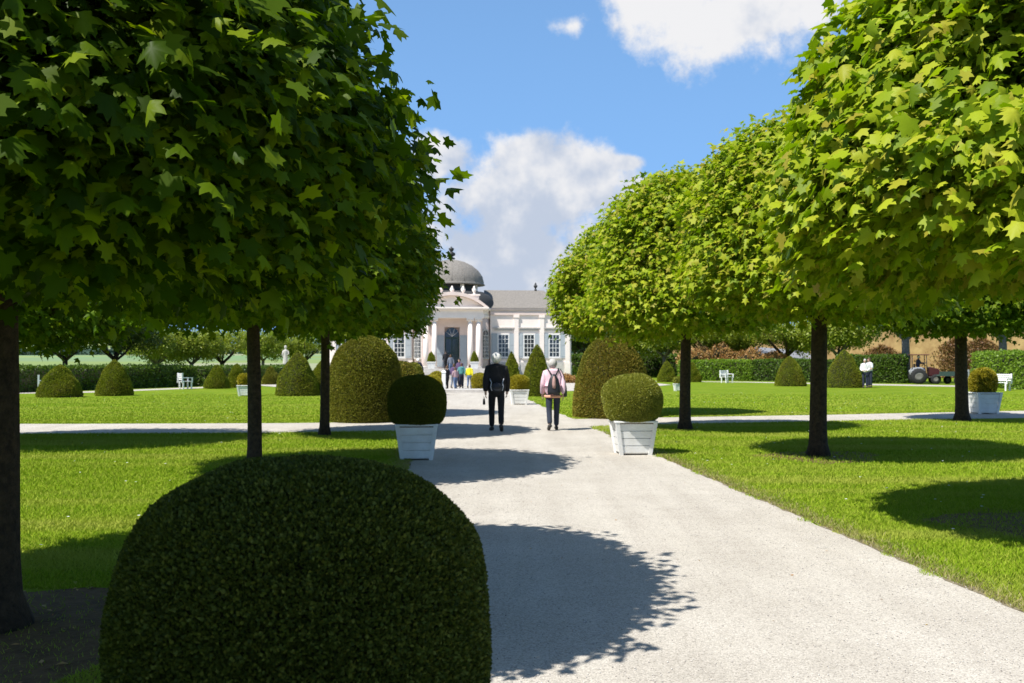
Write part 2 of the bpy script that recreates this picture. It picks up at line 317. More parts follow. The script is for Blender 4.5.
class MB:
    """collects simple solids, then links them as one mesh object"""
    def __init__(self): self.v = []; self.f = []; self.n = 0; self.sm = []
    def add(self, verts, faces, smooth=False):
        self.v.extend([tuple(p) for p in verts]); self.f.extend([tuple(i + self.n for i in f) for f in faces]); self.sm.extend([smooth] * len(faces)); self.n += len(verts)
        return self
    def box(self, x0, x1, y0, y1, z0, z1, M=None):
        vs = [Vector((x, y, z)) for z in (z0, z1) for y in (y0, y1) for x in (x0, x1)]
        if M is not None: vs = [M @ v for v in vs]
        return self.add(vs, [(0, 2, 3, 1), (4, 5, 7, 6), (0, 1, 5, 4), (2, 6, 7, 3), (0, 4, 6, 2), (1, 3, 7, 5)])
    def frustum(self, cx, cy, z0, z1, a0, b0, a1, b1):
        vs = [(cx + sx * a0, cy + sy * b0, z0) for sx, sy in ((-1, -1), (1, -1), (1, 1), (-1, 1))] + [(cx + sx * a1, cy + sy * b1, z1) for sx, sy in ((-1, -1), (1, -1), (1, 1), (-1, 1))]
        return self.add(vs, [(3, 2, 1, 0), (4, 5, 6, 7), (0, 1, 5, 4), (1, 2, 6, 5), (2, 3, 7, 6), (3, 0, 4, 7)])
    def lathe(self, prof, cx=0, cy=0, n=24, a0=0.0, a1=2 * PI, M=None, sx=1, sy=1, smooth=True, cap=True):
        full = abs(a1 - a0 - 2 * PI) < 1e-6; k = n if full else n + 1
        vs = []
        for (r, z) in prof:
            for i in range(k):
                a = a0 + (a1 - a0) * i / n
                p = Vector((cx + r * math.cos(a) * sx, cy + r * math.sin(a) * sy, z))
                vs.append(M @ p if M is not None else p)
        fs = []
        for j in range(len(prof) - 1):
            for i in range(n):
                i2 = (i + 1) % k
                fs.append((j * k + i, j * k + i2, (j + 1) * k + i2, (j + 1) * k + i))
        if full and cap:
            if prof[0][0] > 1e-4: fs.append(tuple(reversed(range(k))))
            if prof[-1][0] > 1e-4: fs.append(tuple((len(prof) - 1) * k + i for i in range(k)))
        return self.add(vs, fs, smooth)
    def tube(self, pts, rad, n=8, smooth=True):
        pts = [Vector(p) for p in pts]; k = len(pts)
        rads = rad if isinstance(rad, (list, tuple)) else [rad] * k
        vs = []; up = Vector((0, 0, 1)); pu = None
        for i, p in enumerate(pts):
            d = (pts[min(i + 1, k - 1)] - pts[max(i - 1, 0)]).normalized()
            u = (pu - d * pu.dot(d)) if pu is not None else (d.cross(up) if abs(d.z) < 0.95 else d.cross(Vector((1, 0, 0))))
            u.normalize(); pu = u; w = d.cross(u)
            for j in range(n):
                a = 2 * PI * j / n
                vs.append(p + (u * math.cos(a) + w * math.sin(a)) * rads[i])
        fs = [(i * n + j, i * n + (j + 1) % n, (i + 1) * n + (j + 1) % n, (i + 1) * n + j) for i in range(k - 1) for j in range(n)]
        fs.append(tuple(reversed(range(n)))); fs.append(tuple((k - 1) * n + j for j in range(n)))
        return self.add(vs, fs, smooth)
    def prism(self, poly, y0, y1, M=None):
        """outline in x,z pushed from y0 to y1"""
        k = len(poly)
        vs = [Vector((x, y0, z)) for x, z in poly] + [Vector((x, y1, z)) for x, z in poly]
        if M is not None: vs = [M @ v for v in vs]
        fs = [tuple(range(k)), tuple(reversed(range(k, 2 * k)))] + [(i, i + k, (i + 1) % k + k, (i + 1) % k) for i in range(k)]
        return self.add(vs, fs)
    def ball(self, c, r, n=12, m=8):
        r = r if isinstance(r, (tuple, list)) else (r, r, r)
        vs = []; fs = []
        for j in range(m + 1):
            t = PI * j / m
            for i in range(n):
                a = 2 * PI * i / n
                vs.append((c[0] + r[0] * math.sin(t) * math.cos(a), c[1] + r[1] * math.sin(t) * math.sin(a), c[2] + r[2] * math.cos(t)))
        for j in range(m):
            for i in range(n):
                fs.append((j * n + i, (j + 1) * n + i, (j + 1) * n + (i + 1) % n, j * n + (i + 1) % n))
        return self.add(vs, fs, True)
    def mesh(self, name, mat):
        me = bpy.data.meshes.new(name); me.from_pydata(self.v, [], self.f); me.validate()
        if len(me.polygons) == len(self.sm): me.polygons.foreach_set('use_smooth', self.sm)
        bm = bmesh.new(); bm.from_mesh(me); bmesh.ops.recalc_face_normals(bm, faces=bm.faces); bm.to_mesh(me); bm.free()
        me.materials.append(mat); me.update()
        return me
    def build(self, name, mat, parent=None, bevel=0.0):
        o = link(name, self.mesh(name, mat), parent)
        if bevel > 0:
            b = o.modifiers.new('bevel', 'BEVEL'); b.width = bevel; b.segments = 2; b.limit_method = 'ANGLE'; b.angle_limit = R_(40)
        return o


def raw_mesh(name, V, T, mats, midx=None):
    """fast triangle mesh from arrays"""
    me = bpy.data.meshes.new(name)
    V = np.ascontiguousarray(V, dtype=np.float32); T = np.ascontiguousarray(T, dtype=np.int32)
    me.vertices.add(len(V)); me.vertices.foreach_set('co', V.ravel())
    me.loops.add(T.size); me.loops.foreach_set('vertex_index', T.ravel())
    me.polygons.add(len(T)); me.polygons.foreach_set('loop_start', np.arange(0, T.size, 3, dtype=np.int32))
    for m in mats: me.materials.append(m)
    if midx is not None: me.polygons.foreach_set('material_index', midx.astype(np.int32))
    me.update(calc_edges=True)
    return me


def shape_of(outline, fold=0.0, centre=(0, 0.32)):
    pts = [(centre[0], centre[1], 0.0)] + [(x, y, -fold * abs(x) - fold * 0.8 * max(0, y - 0.4) ** 2) for x, y in outline]
    k = len(outline)
    return np.array(pts), np.array([(0, 1 + i, 1 + (i + 1) % k) for i in range(k)])


_r = [(0.0, 0.0), (0.16, -0.10), (0.44, -0.06), (0.36, 0.10), (0.60, 0.42), (0.40, 0.40), (0.30, 0.52), (0.24, 0.60), (0.20, 0.80), (0.0, 1.0)]
_r = [(0.0, 0.03), (0.16, -0.07), (0.40, -0.14), (0.36, 0.07), (0.50, 0.17), (0.66, 0.41), (0.46, 0.42), (0.31, 0.45), (0.29, 0.63), (0.36, 0.77), (0.15, 0.78), (0.0, 1.05)]
MAPLE_SHAPE = shape_of(_r + [(-x, y) for x, y in reversed(_r[1:-1])], 0.30)
_s = [(0.0, 0.0), (0.42, -0.06), (0.30, 0.16), (0.58, 0.40), (0.20, 0.5), (0.0, 1.0)]
MAPLE_MID = shape_of(_s + [(-x, y) for x, y in reversed(_s[1:-1])], 0.28)
QUAD = (np.array([(0, 0, 0), (0.42, 0.45, -0.08), (0, 1, -0.05), (-0.42, 0.45, -0.08)]), np.array([(0, 1, 2), (0, 2, 3)]))
SLIM = (np.array([(0, 0, 0), (0.26, 0.5, 0.05), (0, 1, 0), (-0.26, 0.5, 0.05)]), np.array([(0, 1, 2), (0, 2, 3)]))


def norm(a): return a / np.maximum(np.linalg.norm(a, axis=1, keepdims=True), 1e-9)


def scatter_leaves(P, Nn, Tt, S, shape):
    """leaf blades at P with normal Nn, pointing Tt, length S"""
    sv, st = shape
    vr = np.random.default_rng(len(P)); ax = vr.uniform(0.78, 1.08, len(P))[:, None, None]; az = vr.uniform(-0.5, 2.8, len(P))[:, None, None]   # some leaves narrow, some curled
    Tt = norm(Tt); B = norm(np.cross(Tt, Nn)); Nn = np.cross(B, Tt)
    V = P[:, None, :] + S[:, None, None] * (ax * sv[None, :, 0, None] * B[:, None, :] + sv[None, :, 1, None] * Tt[:, None, :] + az * sv[None, :, 2, None] * Nn[:, None, :])
    n, k = len(P), len(sv)
    T = (st[None] + (np.arange(n) * k)[:, None, None]).reshape(-1, 3)
    return V.reshape(-1, 3), T


def lumps(rg, D, amp, k=9, f=3.0):
    """smooth uneven bumps over directions D"""
    o = np.zeros(len(D))
    for _ in range(k):
        w = rg.normal(size=3) * f; o += np.sin(D @ w + rg.uniform(0, 6.28)) * rg.uniform(0.4, 1)
    return o * amp / math.sqrt(k) * 1.4


def crown_profile(R, zb, zw, zt, p=2.3, flat=0.5):
    pts = [(0.02, zb + 0.12), (R * flat, zb)]
    for t in np.linspace(0, 1, 9)[1:]:
        pts.append((R * flat + (R - R * flat) * math.sin(t * PI / 2) ** 0.9, zb + (zw - zb) * (1 - math.cos(t * PI / 2))))
    for t in np.linspace(0, 1, 26)[1:]:
        a = t * PI / 2
        pts.append((max(R * math.cos(a) ** (2 / p), 0.02), zw + (zt - zw) * math.sin(a) ** (2 / p)))
    return np.array(pts)


def sample_profile(rg, prof, n):
    """n points spread evenly over the surface turned from the profile, with normals"""
    seg = np.diff(prof, axis=0); ln = np.linalg.norm(seg, axis=1)
    w = ln * (prof[:-1, 0] + prof[1:, 0]) / 2; w = w / w.sum()
    i = rg.choice(len(seg), n, p=w); t = rg.uniform(size=n)
    rz = prof[i] + seg[i] * t[:, None]
    a = rg.uniform(0, 2 * PI, n)
    nr = np.stack([seg[i, 1], -seg[i, 0]], 1) / np.maximum(ln[i], 1e-9)[:, None]
    P = np.stack([rz[:, 0] * np.cos(a), rz[:, 0] * np.sin(a), rz[:, 1]], 1)
    Nn = np.stack([nr[:, 0] * np.cos(a), nr[:, 0] * np.sin(a), nr[:, 1]], 1)
    return P, Nn


def crown_mesh(name, seed, R, zb, zw, zt, nshoot, per, leaf, shape, mat, p=2.3, holes=5, flat=0.5, spread=0.2, inner=0.28, lump=0.055, hollows=()):
    """foliage of a clipped round-headed maple: shoots over the dome, each with a spray of hanging leaves"""
    rg = np.random.default_rng(seed)
    prof = crown_profile(R, zb, zw, zt, p, flat)
    C, Nn = sample_profile(rg, prof, nshoot)
    cz = (zb + zt) / 2; ctr = np.array([0, 0, cz])
    d = norm(C - ctr)
    lum = lumps(rg, d, lump * R, f=4.0) + lumps(rg, d, lump * 0.5 * R, f=10.0)
    depth = np.abs(rg.normal(0, 0.19, nshoot)) * R * (rg.uniform(size=nshoot) < 0.72) + (rg.uniform(size=nshoot) < inner) * rg.uniform(0.1, 0.75, nshoot) * R
    C = C + Nn * (lum - depth - 0.12)[:, None]
    C[:, 2] = np.maximum(C[:, 2], zb - 0.05 + 0.1 * rg.uniform(size=nshoot))
    # stray shoots that stick out of the clipped outline
    st = rg.uniform(size=nshoot) < 0.004
    C[st] += Nn[st] * rg.uniform(0.05, 0.15, (st.sum(), 1))
    keep = np.ones(nshoot, bool)
    for _ in range(holes):
        h, hn = sample_profile(rg, prof, 1)
        rad = rg.uniform(0.16, 0.42) * R / 2.5
        q = C - h[0]; q[:, 2] *= 1.6
        inside = np.linalg.norm(q, axis=1) < rad
        keep &= ~(inside & (rg.uniform(size=nshoot) < 0.9))
    for hx, hy, hz, hr in hollows:      # bare hollows where only twigs show
        q = C - np.array([hx, hy, hz]); q[:, 2] *= 1.25
        keep &= np.linalg.norm(q, axis=1) > hr * (0.8 + 0.35 * rg.uniform(size=nshoot))
    C, Nn = C[keep], Nn[keep]
    n = len(C)
    P = np.repeat(C, per, 0) + rg.normal(size=(n * per, 3)) * np.array([spread, spread, spread * 0.62])
    m = len(P)
    rr = np.hypot(P[:, 0], P[:, 1]); zz = np.maximum(P[:, 2] - zw, 0) / (zt - zw)
    q = (np.power(np.minimum(rr / R, 3), p) + np.power(zz, p)) ** (1 / p)          # 1 on the outline
    th_ = np.arctan2(P[:, 1], P[:, 0])
    lim = 1.0 + 0.045 * np.sin(th_ * 5 + seed) * np.sin(P[:, 2] * 3) + 0.04 * np.sin(th_ * 13 + P[:, 2] * 5) * np.sin(P[:, 2] * 8 + seed) + rg.normal(0, .03, m) + np.repeat(rg.normal(0, .045, n), per)
    f_ = np.where(q > lim, lim / np.maximum(q, 1e-6), 1.0)
    P[:, 0] *= f_; P[:, 1] *= f_; P[:, 2] = np.where(P[:, 2] > zw, zw + (P[:, 2] - zw) * f_, P[:, 2])
    out = norm(np.stack([P[:, 0], P[:, 1], (P[:, 2] - cz) * 0.5], 1) + rg.normal(size=(m, 3)) * 0.35)
    nrm = norm(out * 0.7 + np.array([0, 0, 0.85]) + rg.normal(size=(m, 3)) * 0.40)
    tip = norm(out * 0.8 + np.array([0, 0, -0.6]) + rg.normal(size=(m, 3)) * 0.45)
    S = leaf * (0.45 + 0.85 * rg.uniform(size=m) ** 0.8)
    V, T = scatter_leaves(P, nrm, tip, S, shape)
    return raw_mesh(name, V, T, [mat])


def trunk_mesh(name, seed, rad, zb, zt, R, mat, nb=34, part='trunk'):
    rg = random.Random(seed); mb = MB()
    fork = zb + 0.45
    ph = [rg.uniform(0, 6.3) for _ in range(2)]
    pts = []; rr = []
    for i in range(13):
        t = i / 12; z = fork * t - 0.03
        pts.append((0.03 * math.sin(3 * t + ph[0]) * t, 0.03 * math.sin(2.5 * t + ph[1]) * t, z))
        rr.append(rad * (1.0 - 0.16 * t + 0.42 * math.exp(-z / 0.13)))
    if part == 'trunk':
        mb.tube(pts, rr, 14)
        return mb.mesh(name, mat)
    top = Vector(pts[-1])
    def tuck(v):
        zw = zb + .7; q = math.hypot(math.hypot(v.x, v.y) / R, max(v.z - zw, 0) / (zt - zw))
        if q > .86:
            k_ = .86 / q; return Vector((v.x * k_, v.y * k_, zw + (v.z - zw) * k_ if v.z > zw else v.z))
        return v
    for i in range(nb):
        a = 2 * PI * i / nb * 2.4 + rg.uniform(-0.4, 0.4); el = rg.uniform(0.05, 1.35)
        base = top - Vector((0, 0, rg.uniform(0.02, 0.3)))
        L = R * rg.uniform(0.75, 0.95)
        p = [base]; d = Vector((math.cos(a) * math.cos(el), math.sin(a) * math.cos(el), math.sin(el)))
        Lz = min(0.86 * R / max(math.cos(el), .05), 0.66 * (zt - fork) / max(math.sin(el), .05)) * rg.uniform(0.8, 1.0)
        for k in range(1, 6):
            d = (d + Vector((rg.uniform(-.16, .16), rg.uniform(-.16, .16), rg.uniform(-.02, .16)))).normalized()
            p.append(tuck(p[-1] + d * Lz / 5))
        r0 = rad * rg.uniform(0.25, 0.5)
        mb.tube(p, [r0 * (1 - 0.17 * k) for k in range(6)], 6)
        for q in range(7):
            k = rg.randint(2, 5); s = p[k]
            dd = (d + Vector((rg.uniform(-.9, .9), rg.uniform(-.9, .9), rg.uniform(-.5, .8)))).normalized()
            l2 = R * rg.uniform(0.2, 0.4)
            e = s + dd * l2; e.z = min(max(e.z, zb), zt - .35)
            e = tuck(e)
            mb.tube([s, s.lerp(e, .5) + Vector((0, 0, .03)), e], [r0 * .22, r0 * .14, 0.004], 4)
    return mb.mesh(name, mat)


# ------------------------------------------------------------------ the setting: ground, lawn, paths
def structure(name, me, mat=None):
    o = link(name, me, None, mat); o['kind'] = 'structure'
    return o


def sheet(name, pts, z, mat):
    mb = MB(); mb.add([(x, y, z) for x, y in pts], [tuple(range(len(pts)))])
    return structure(name, mb.mesh(name, mat))


def ribbon(name, left, right, z, mat):
    """a path between two polylines with the same number of points"""
    mb = MB(); k = len(left)
    mb.add([(x, y, z) for x, y in left] + [(x, y, z) for x, y in right], [(i, i + 1, k + i + 1, k + i) for i in range(k - 1)])
    return structure(name, mb.mesh(name, mat))


def ground_sheets():
    # open country out to the horizon: flat near the garden, gently rising far off
    rg = np.random.default_rng(3)
    xs = np.concatenate([np.linspace(-3000, -200, 29)[:-1], np.linspace(-200, 200, 33), np.linspace(200, 3000, 29)[1:]])
    ys = np.concatenate([np.linspace(-300, 80, 12)[:-1], np.linspace(80, 400, 30)[:-1], np.linspace(400, 3500, 40)])
    X, Y = np.meshgrid(xs, ys)
    d = np.maximum(np.hypot(X, Y) - 170, 0)
    Z = -0.06 + 0.0085 * d + 9 * np.sin(X / 330 + 1) * np.clip(d / 1500, 0, 1) + 26 * np.clip((d - 900) / 1500, 0, 2) * (0.7 + 0.4 * np.sin(X / 420 + Y / 700))
    n, m = X.shape
    V = np.stack([X.ravel(), Y.ravel(), Z.ravel()], 1)
    idx = np.arange(n * m).reshape(n, m)
    q = np.stack([idx[:-1, :-1], idx[:-1, 1:], idx[1:, 1:], idx[1:, :-1]], -1).reshape(-1, 4)
    T = np.concatenate([q[:, [0, 1, 2]], q[:, [0, 2, 3]]])
    mt, nt = new_mat('patchwork_fields'); Lk = nt.links
    out = nt.nodes.new('ShaderNodeOutputMaterial'); b = nt.nodes.new('ShaderNodeBsdfPrincipled'); b.inputs['Roughness'].default_value = 1; b.inputs['Specular IOR Level'].default_value = 0
    tc = nt.nodes.new('ShaderNodeTexCoord'); mp = nt.nodes.new('ShaderNodeMapping'); mp.inputs['Scale'].default_value = (0.009, 0.012, 0); mp.inputs['Rotation'].default_value = (0, 0, 0.3)
    vo = nt.nodes.new('ShaderNodeTexVoronoi'); vo.inputs['Scale'].default_value = 1; sp = nt.nodes.new('ShaderNodeSeparateColor'); r = nt.nodes.new('ShaderNodeValToRGB'); r.color_ramp.interpolation = 'CONSTANT'
    Lk.new(tc.outputs['Object'], mp.inputs[0]); Lk.new(mp.outputs[0], vo.inputs['Vector']); Lk.new(vo.outputs['Color'], sp.inputs[0]); Lk.new(sp.outputs[0], r.inputs[0])
    e = r.color_ramp.elements; e[0].color = (0.20, 0.26, 0.10, 1); e[1].position = 0.8; e[1].color = (0.27, 0.29, 0.18, 1)
    for pos, c in ((0.3, (0.17, 0.26, 0.13)), (0.5, (0.26, 0.29, 0.11)), (0.65, (0.18, 0.25, 0.13))):
        ne = e.new(pos); ne.color = (*c, 1)
    Lk.new(r.outputs[0], b.inputs['Base Color']); Lk.new(b.outputs[0], out.inputs[0])
    structure('terrain', raw_mesh('terrain', V, T, [mt]))
    # the garden's lawn, one sheet under the paths
    sheet('lawn', [(-60, -25), (60, -25), (90, 104), (-60, 104)], 0.0, LAWN)
    hw = 2.15
    Ds = list(np.arange(-12, 50.6, 0.25))
    re_ = np.random.default_rng(9); wl = np.convolve(re_.normal(0, .07, len(Ds)), np.ones(3) / 3, 'same'); wr = np.convolve(re_.normal(0, .07, len(Ds)), np.ones(3) / 3, 'same')
    ribbon('main_path', [(axis(D) - hw + w, D) for D, w in zip(Ds, wl)], [(axis(D) + hw + w, D) for D, w in zip(Ds, wr)], 0.008, GRAVEL)
    far = [(-40, 26.6), (-24, 26.0), (-11.7, 25.7), (-6, 26.0), (-1, 26.9), (4.0, 28.5), (9, 29.8), (16.5, 32.3), (40, 40)]
    near = [(-40, 22.8), (-24, 22.2), (-11.2, 22.1), (-6, 22.4), (-1, 23.4), (3.6, 25.3), (8, 26.6), (14.3, 28.3), (40, 36.4)]
    ribbon('cross_path', near, far, 0.004, GRAVEL)
    # the corners where the two paths meet are rounded off in gravel
    for name, pts in (('path_corner', [(axis(22) + 2.1, 21.0), (axis(24) + 2.1, 25.8), (5.2, 26.2), (3.4, 24.6), (2.5, 22.8)]),
                      ('path_corner', [(axis(20) - 2.1, 19.6), (axis(22) - 2.1, 23.4), (-4.4, 23.2), (-3.0, 22.2), (-2.3, 21.0)])):
        sheet(name, pts, 0.0055, GRAVEL)
    # forecourt in front of the pavilion
    sheet('forecourt', [(axis(50) - 2.4, 50.2), (axis(50) + 2.4, 50.2), (axis(56) + 9, 56), (axis(66) + 14, 66), (axis(86) + 14, 86), (axis(86) - 14, 86), (axis(66) - 14, 66), (axis(56) - 9, 56)], 0.012, GRAVEL)
    ribbon('side_path', [(-30, 45.5), (-21.0, 50.5), (-17.5, 60), (-15.5, 74)], [(-31, 47.5), (-22.6, 51.8), (-19.0, 60.6), (-17, 74.4)], 0.005, GRAVEL)
    ribbon('side_path', [(9, 77.5), (17, 73.5), (23, 65.5), (33, 55.5), (44, 45)], [(9.6, 79), (18, 75.2), (25.6, 68), (35, 57.6), (46, 47)], 0.005, GRAVEL)
    # bare soil round the trunks
    mb = MB(); rgp = random.Random(5)
    for (cx, cy, r) in ((-3.25, 6.0, 1.5), (-3.72, 14.4, 0.8), (5.2, 10.0, 0.9), (5.27, 17.0, 1.1), (-4.08, 21.7, .6), (4.08, 23.5, .6)):
        k = 30
        ring = [(cx + r * (1 + 0.22 * math.sin(3 * a + cx) + rgp.uniform(-.12, .12)) * math.cos(a), cy + r * (1 + 0.2 * math.cos(2 * a + cy) + rgp.uniform(-.12, .12)) * math.sin(a), 0.004) for a in [2 * PI * i / k for i in range(k)]]
        if cx == -3.25: ring = [(min(x, axis(y) - 2.2), y, z) for x, y, z in ring]
        mb.add(ring, [tuple(range(k))])
    structure('soil', mb.mesh('soil', SOIL))
    # earth verge along the gravel
    mb = MB()
    for sgn in (-1, 1):
        a, b2 = [], []
        for i in range(160):
            D = -2 + i * 0.15; 
            if D > 21.8: break
            w = 0.05 + 0.05 * rgp.random()
            a.append((axis(D) + sgn * (hw - 0.02 - 0.05 * rgp.random()), D, 0.0105)); b2.append((axis(D) + sgn * (hw + w), D, 0.0105))
        k = len(a)
        mb.add(a + b2, [(i, i + 1, k + i + 1, k + i) for i in range(k - 1)])
    structure('path_verge', mb.mesh('path_verge', simple('verge_earth', (0.13, 0.105, 0.06), 0.95, col2=(0.26, 0.22, 0.14), scale=10, bump=0.6)))


ground_sheets()


def cross_near(X):
    return np.interp(X, [-24, -11.2, -6, -1, 3.6, 8, 14.3, 30], [22.2, 22.1, 22.4, 23.4, 25.3, 26.6, 28.3, 33])


def cross_far(X):
    return np.interp(X, [-24, -11.7, -6, -1, 4, 9, 16.5, 30], [26.0, 25.7, 26.0, 26.9, 28.5, 29.8, 32.3, 36.8])


def lawn_grass():
    rg = np.random.default_rng(11)
    def blades(name, X, Y, h, w, mat):
        n = len(X)
        a = rg.uniform(0, 2 * PI, n); lean = rg.uniform(0.1, 1.5, n); la = rg.uniform(0, 2 * PI, n)
        hh = h * rg.uniform(0.6, 1.25, n); ww = w * rg.uniform(0.7, 1.3, n)
        V = np.zeros((n, 3, 3)); base = np.stack([X, Y, np.zeros(n)], 1)
        dx = np.stack([np.cos(a) * ww, np.sin(a) * ww, np.zeros(n)], 1)
        V[:, 0] = base - dx; V[:, 1] = base + dx
        V[:, 2] = base + np.stack([np.cos(la) * lean * hh, np.sin(la) * lean * hh, hh], 1)
        o = link(name, raw_mesh(name, V.reshape(-1, 3), np.arange(3 * n).reshape(-1, 3), [mat])); o['kind'] = 'stuff'
        return o
    n = 1150000
    # denser close to the eye
    D = 3.5 + (rg.uniform(size=n) ** 1.5) * 24
    X = rg.uniform(-0.62, 0.62, n) * D + rg.normal(0, 0.6, n)
    off = X - (1.72 - 0.078 * D)
    ok = (np.abs(off) > 2.12 + 0.09 * np.sin(D * 5.1) * np.sin(D * 2.3) + 0.03 * np.sin(D * 17)) & (D < cross_near(X))
    for (cx, cy, r, keep) in ((-3.25, 6.0, 1.5, .05), (-3.72, 14.4, 0.8, .2), (5.2, 10.0, 0.9, .3), (5.27, 17.0, 1.1, .35)):
        ok &= (np.hypot(X - cx, D - cy) > r * (1 + 0.2 * np.sin(3 * np.arctan2(D - cy, X - cx)))) | (rg.uniform(size=n) < keep)
    X, D = X[ok], D[ok]
    blades('grass', X, D, 0.032 * (0.7 + D / 30), 0.0026 * (0.6 + D / 9), BLADE)
    # dry fringe along the edge of the gravel
    m = 26000
    D = 3.5 + rg.uniform(size=m) ** 1.3 * 19; s = np.where(rg.uniform(size=m) < 0.5, -1, 1)
    X = 1.72 - 0.078 * D + s * (2.12 + np.abs(rg.normal(0, 0.14, m)))
    ok = D < cross_near(X) - 0.4
    blades('dry_grass', X[ok], D[ok], 0.04 + 0.0 * D[ok], 0.004 * (0.6 + D[ok] / 10), DRYBLADE)
    # shaggy lawn edges beyond the crossing
    m = 60000
    X = rg.uniform(-26, 30, m); Y = cross_far(X) + np.abs(rg.normal(0, 0.8, m)) + 0.02
    ok = np.abs(X - (1.72 - 0.078 * Y)) > 2.15
    blades('grass', X[ok], Y[ok], 0.03 + 0 * Y[ok], 0.011 + 0 * Y[ok], BLADE)
    # tufts that give the far lawns their nap
    m = 260000
    Y = 27 + rg.uniform(size=m) ** 1.6 * 38; X = rg.uniform(-0.55, 0.6, m) * Y
    ok = (Y > cross_far(X) + .05) & (np.abs(X - (1.72 - 0.078 * Y)) > 2.2) & ~((Y > 44 - (X + 31) * -0.0) & (X < -17)) & (Y < 48 - np.minimum(X, 0) * 0)
    blades('grass', X[ok], Y[ok], 0.03 + 0 * Y[ok], 0.016 + 0 * Y[ok], BLADE)
    # daisies in the grass
    m = 300
    Dd = 8 + rg.uniform(size=m) ** 1.0 * 42; Xd = np.where(rg.uniform(size=m) < 0.75, rg.uniform(0.12, 0.55, m), rg.uniform(-0.5, -0.2, m)) * Dd
    ok = (np.abs(Xd - (1.72 - 0.078 * Dd)) > 2.5) & ((Dd < cross_near(Xd) - .3) | (Dd > cross_far(Xd) + .3))
    Xd, Dd = Xd[ok], Dd[ok]; k = len(Xd)
    P = np.stack([Xd, Dd, np.full(k, 0.055)], 1)
    parts = []
    nn = norm(np.stack([rg.normal(0, .3, k), rg.normal(-.3, .3, k), np.ones(k)], 1))
    Vs, Ts, off0 = [], [], 0
    for i in range(8):
        a = 2 * PI * i / 8
        t = np.tile(np.array([[math.cos(a), math.sin(a), 0.0]]), (k, 1))
        V, T = scatter_leaves(P, nn, t, np.full(k, 0.016), QUAD); Vs.append(V); Ts.append(T + off0); off0 += len(V)
    o = link('daisies', raw_mesh('daisies', np.concatenate(Vs), np.concatenate(Ts), [simple('petal', (0.8, 0.8, 0.78), 0.7)])); o['kind'] = 'stuff'


lawn_grass()


# ------------------------------------------------------------------ clipped round-headed maples of the avenue
def maple(label, X, D, R, zb, zw, zt, seed, nshoot, per, leaf, shape, mat, trunk_r=0.15, p=2.3, holes=5, group='round headed maples of the avenue', lump=0.055, rz=0.0, flat=0.5, hollows=()):
    t = thing('maple_tree', label, 'tree', (X, D, 0), rz, group)
    link('trunk', trunk_mesh('trunk', seed, trunk_r, zb, zt, R, BARK), t)
    link('crown', crown_mesh('crown', seed + 100, R, zb, zw, zt, nshoot, per, leaf, shape, mat, p, holes, flat, lump=lump, hollows=hollows), t)
    link('branches', trunk_mesh('branches', seed, trunk_r, zb, zt, R, TWIG, part='branches'), t)
    return t


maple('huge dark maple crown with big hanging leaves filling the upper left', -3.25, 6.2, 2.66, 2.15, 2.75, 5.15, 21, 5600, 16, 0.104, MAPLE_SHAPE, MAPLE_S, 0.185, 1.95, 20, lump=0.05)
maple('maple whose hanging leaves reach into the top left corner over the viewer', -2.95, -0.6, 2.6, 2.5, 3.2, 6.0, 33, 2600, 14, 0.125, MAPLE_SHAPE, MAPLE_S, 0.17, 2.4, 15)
maple('maple with slim dark trunk rising just behind the big foreground box bush', -3.72, 14.4, 2.6, 2.2, 3.0, 5.6, 45, 3520, 15, 0.125, MAPLE_MID, MAPLE_L, 0.105, 2.3, 25)
maple('maple with thin dark trunk before the clipped yew dome, left of the path', -4.08, 21.7, 2.4, 2.4, 3.1, 5.7, 57, 3000, 14, 0.13, MAPLE_MID, MAPLE_L, 0.105, 2.3, 25)
maple('maple behind the big yew dome, its trunk hidden by the yew', -4.7, 29.5, 2.25, 2.35, 3.0, 5.6, 69, 2700, 14, 0.13, MAPLE_MID, MAPLE_L, 0.12, 2.3, 25)
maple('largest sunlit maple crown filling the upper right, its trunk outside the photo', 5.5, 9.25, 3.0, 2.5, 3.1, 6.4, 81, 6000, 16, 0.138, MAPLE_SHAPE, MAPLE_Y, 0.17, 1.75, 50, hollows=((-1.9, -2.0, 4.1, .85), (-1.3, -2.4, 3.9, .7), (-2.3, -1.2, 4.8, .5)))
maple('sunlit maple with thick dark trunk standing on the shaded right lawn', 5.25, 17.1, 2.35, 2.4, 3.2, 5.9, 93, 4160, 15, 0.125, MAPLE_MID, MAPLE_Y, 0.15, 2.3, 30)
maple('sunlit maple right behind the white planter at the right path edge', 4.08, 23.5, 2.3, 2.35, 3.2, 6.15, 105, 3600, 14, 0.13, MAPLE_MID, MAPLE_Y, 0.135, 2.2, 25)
maple('farthest right-hand avenue maple, hollow on its left, above the rusty yew dome', 3.5, 30.5, 2.28, 2.4, 3.2, 5.9, 117, 3000, 14, 0.13, MAPLE_MID, MAPLE_Y, 0.13, 2.3, 40, hollows=((-1.75, -1.45, 3.9, .75), (-1.6, -1.7, 4.5, .5)))
maple('maple by the crossing path whose trunk overlaps the planter at far right', 12.1, 26.8, 2.4, 2.45, 3.2, 6.0, 129, 3000, 14, 0.13, MAPLE_MID, MAPLE_L, 0.175, 2.3, 25)
maple('maple on the left lawn whose crown hangs behind the leftmost trunk', -10.2, 19.6, 3.0, 1.95, 2.8, 5.8, 141, 2700, 14, 0.13, MAPLE_MID, MAPLE_L, 0.13, 2.3, 25)


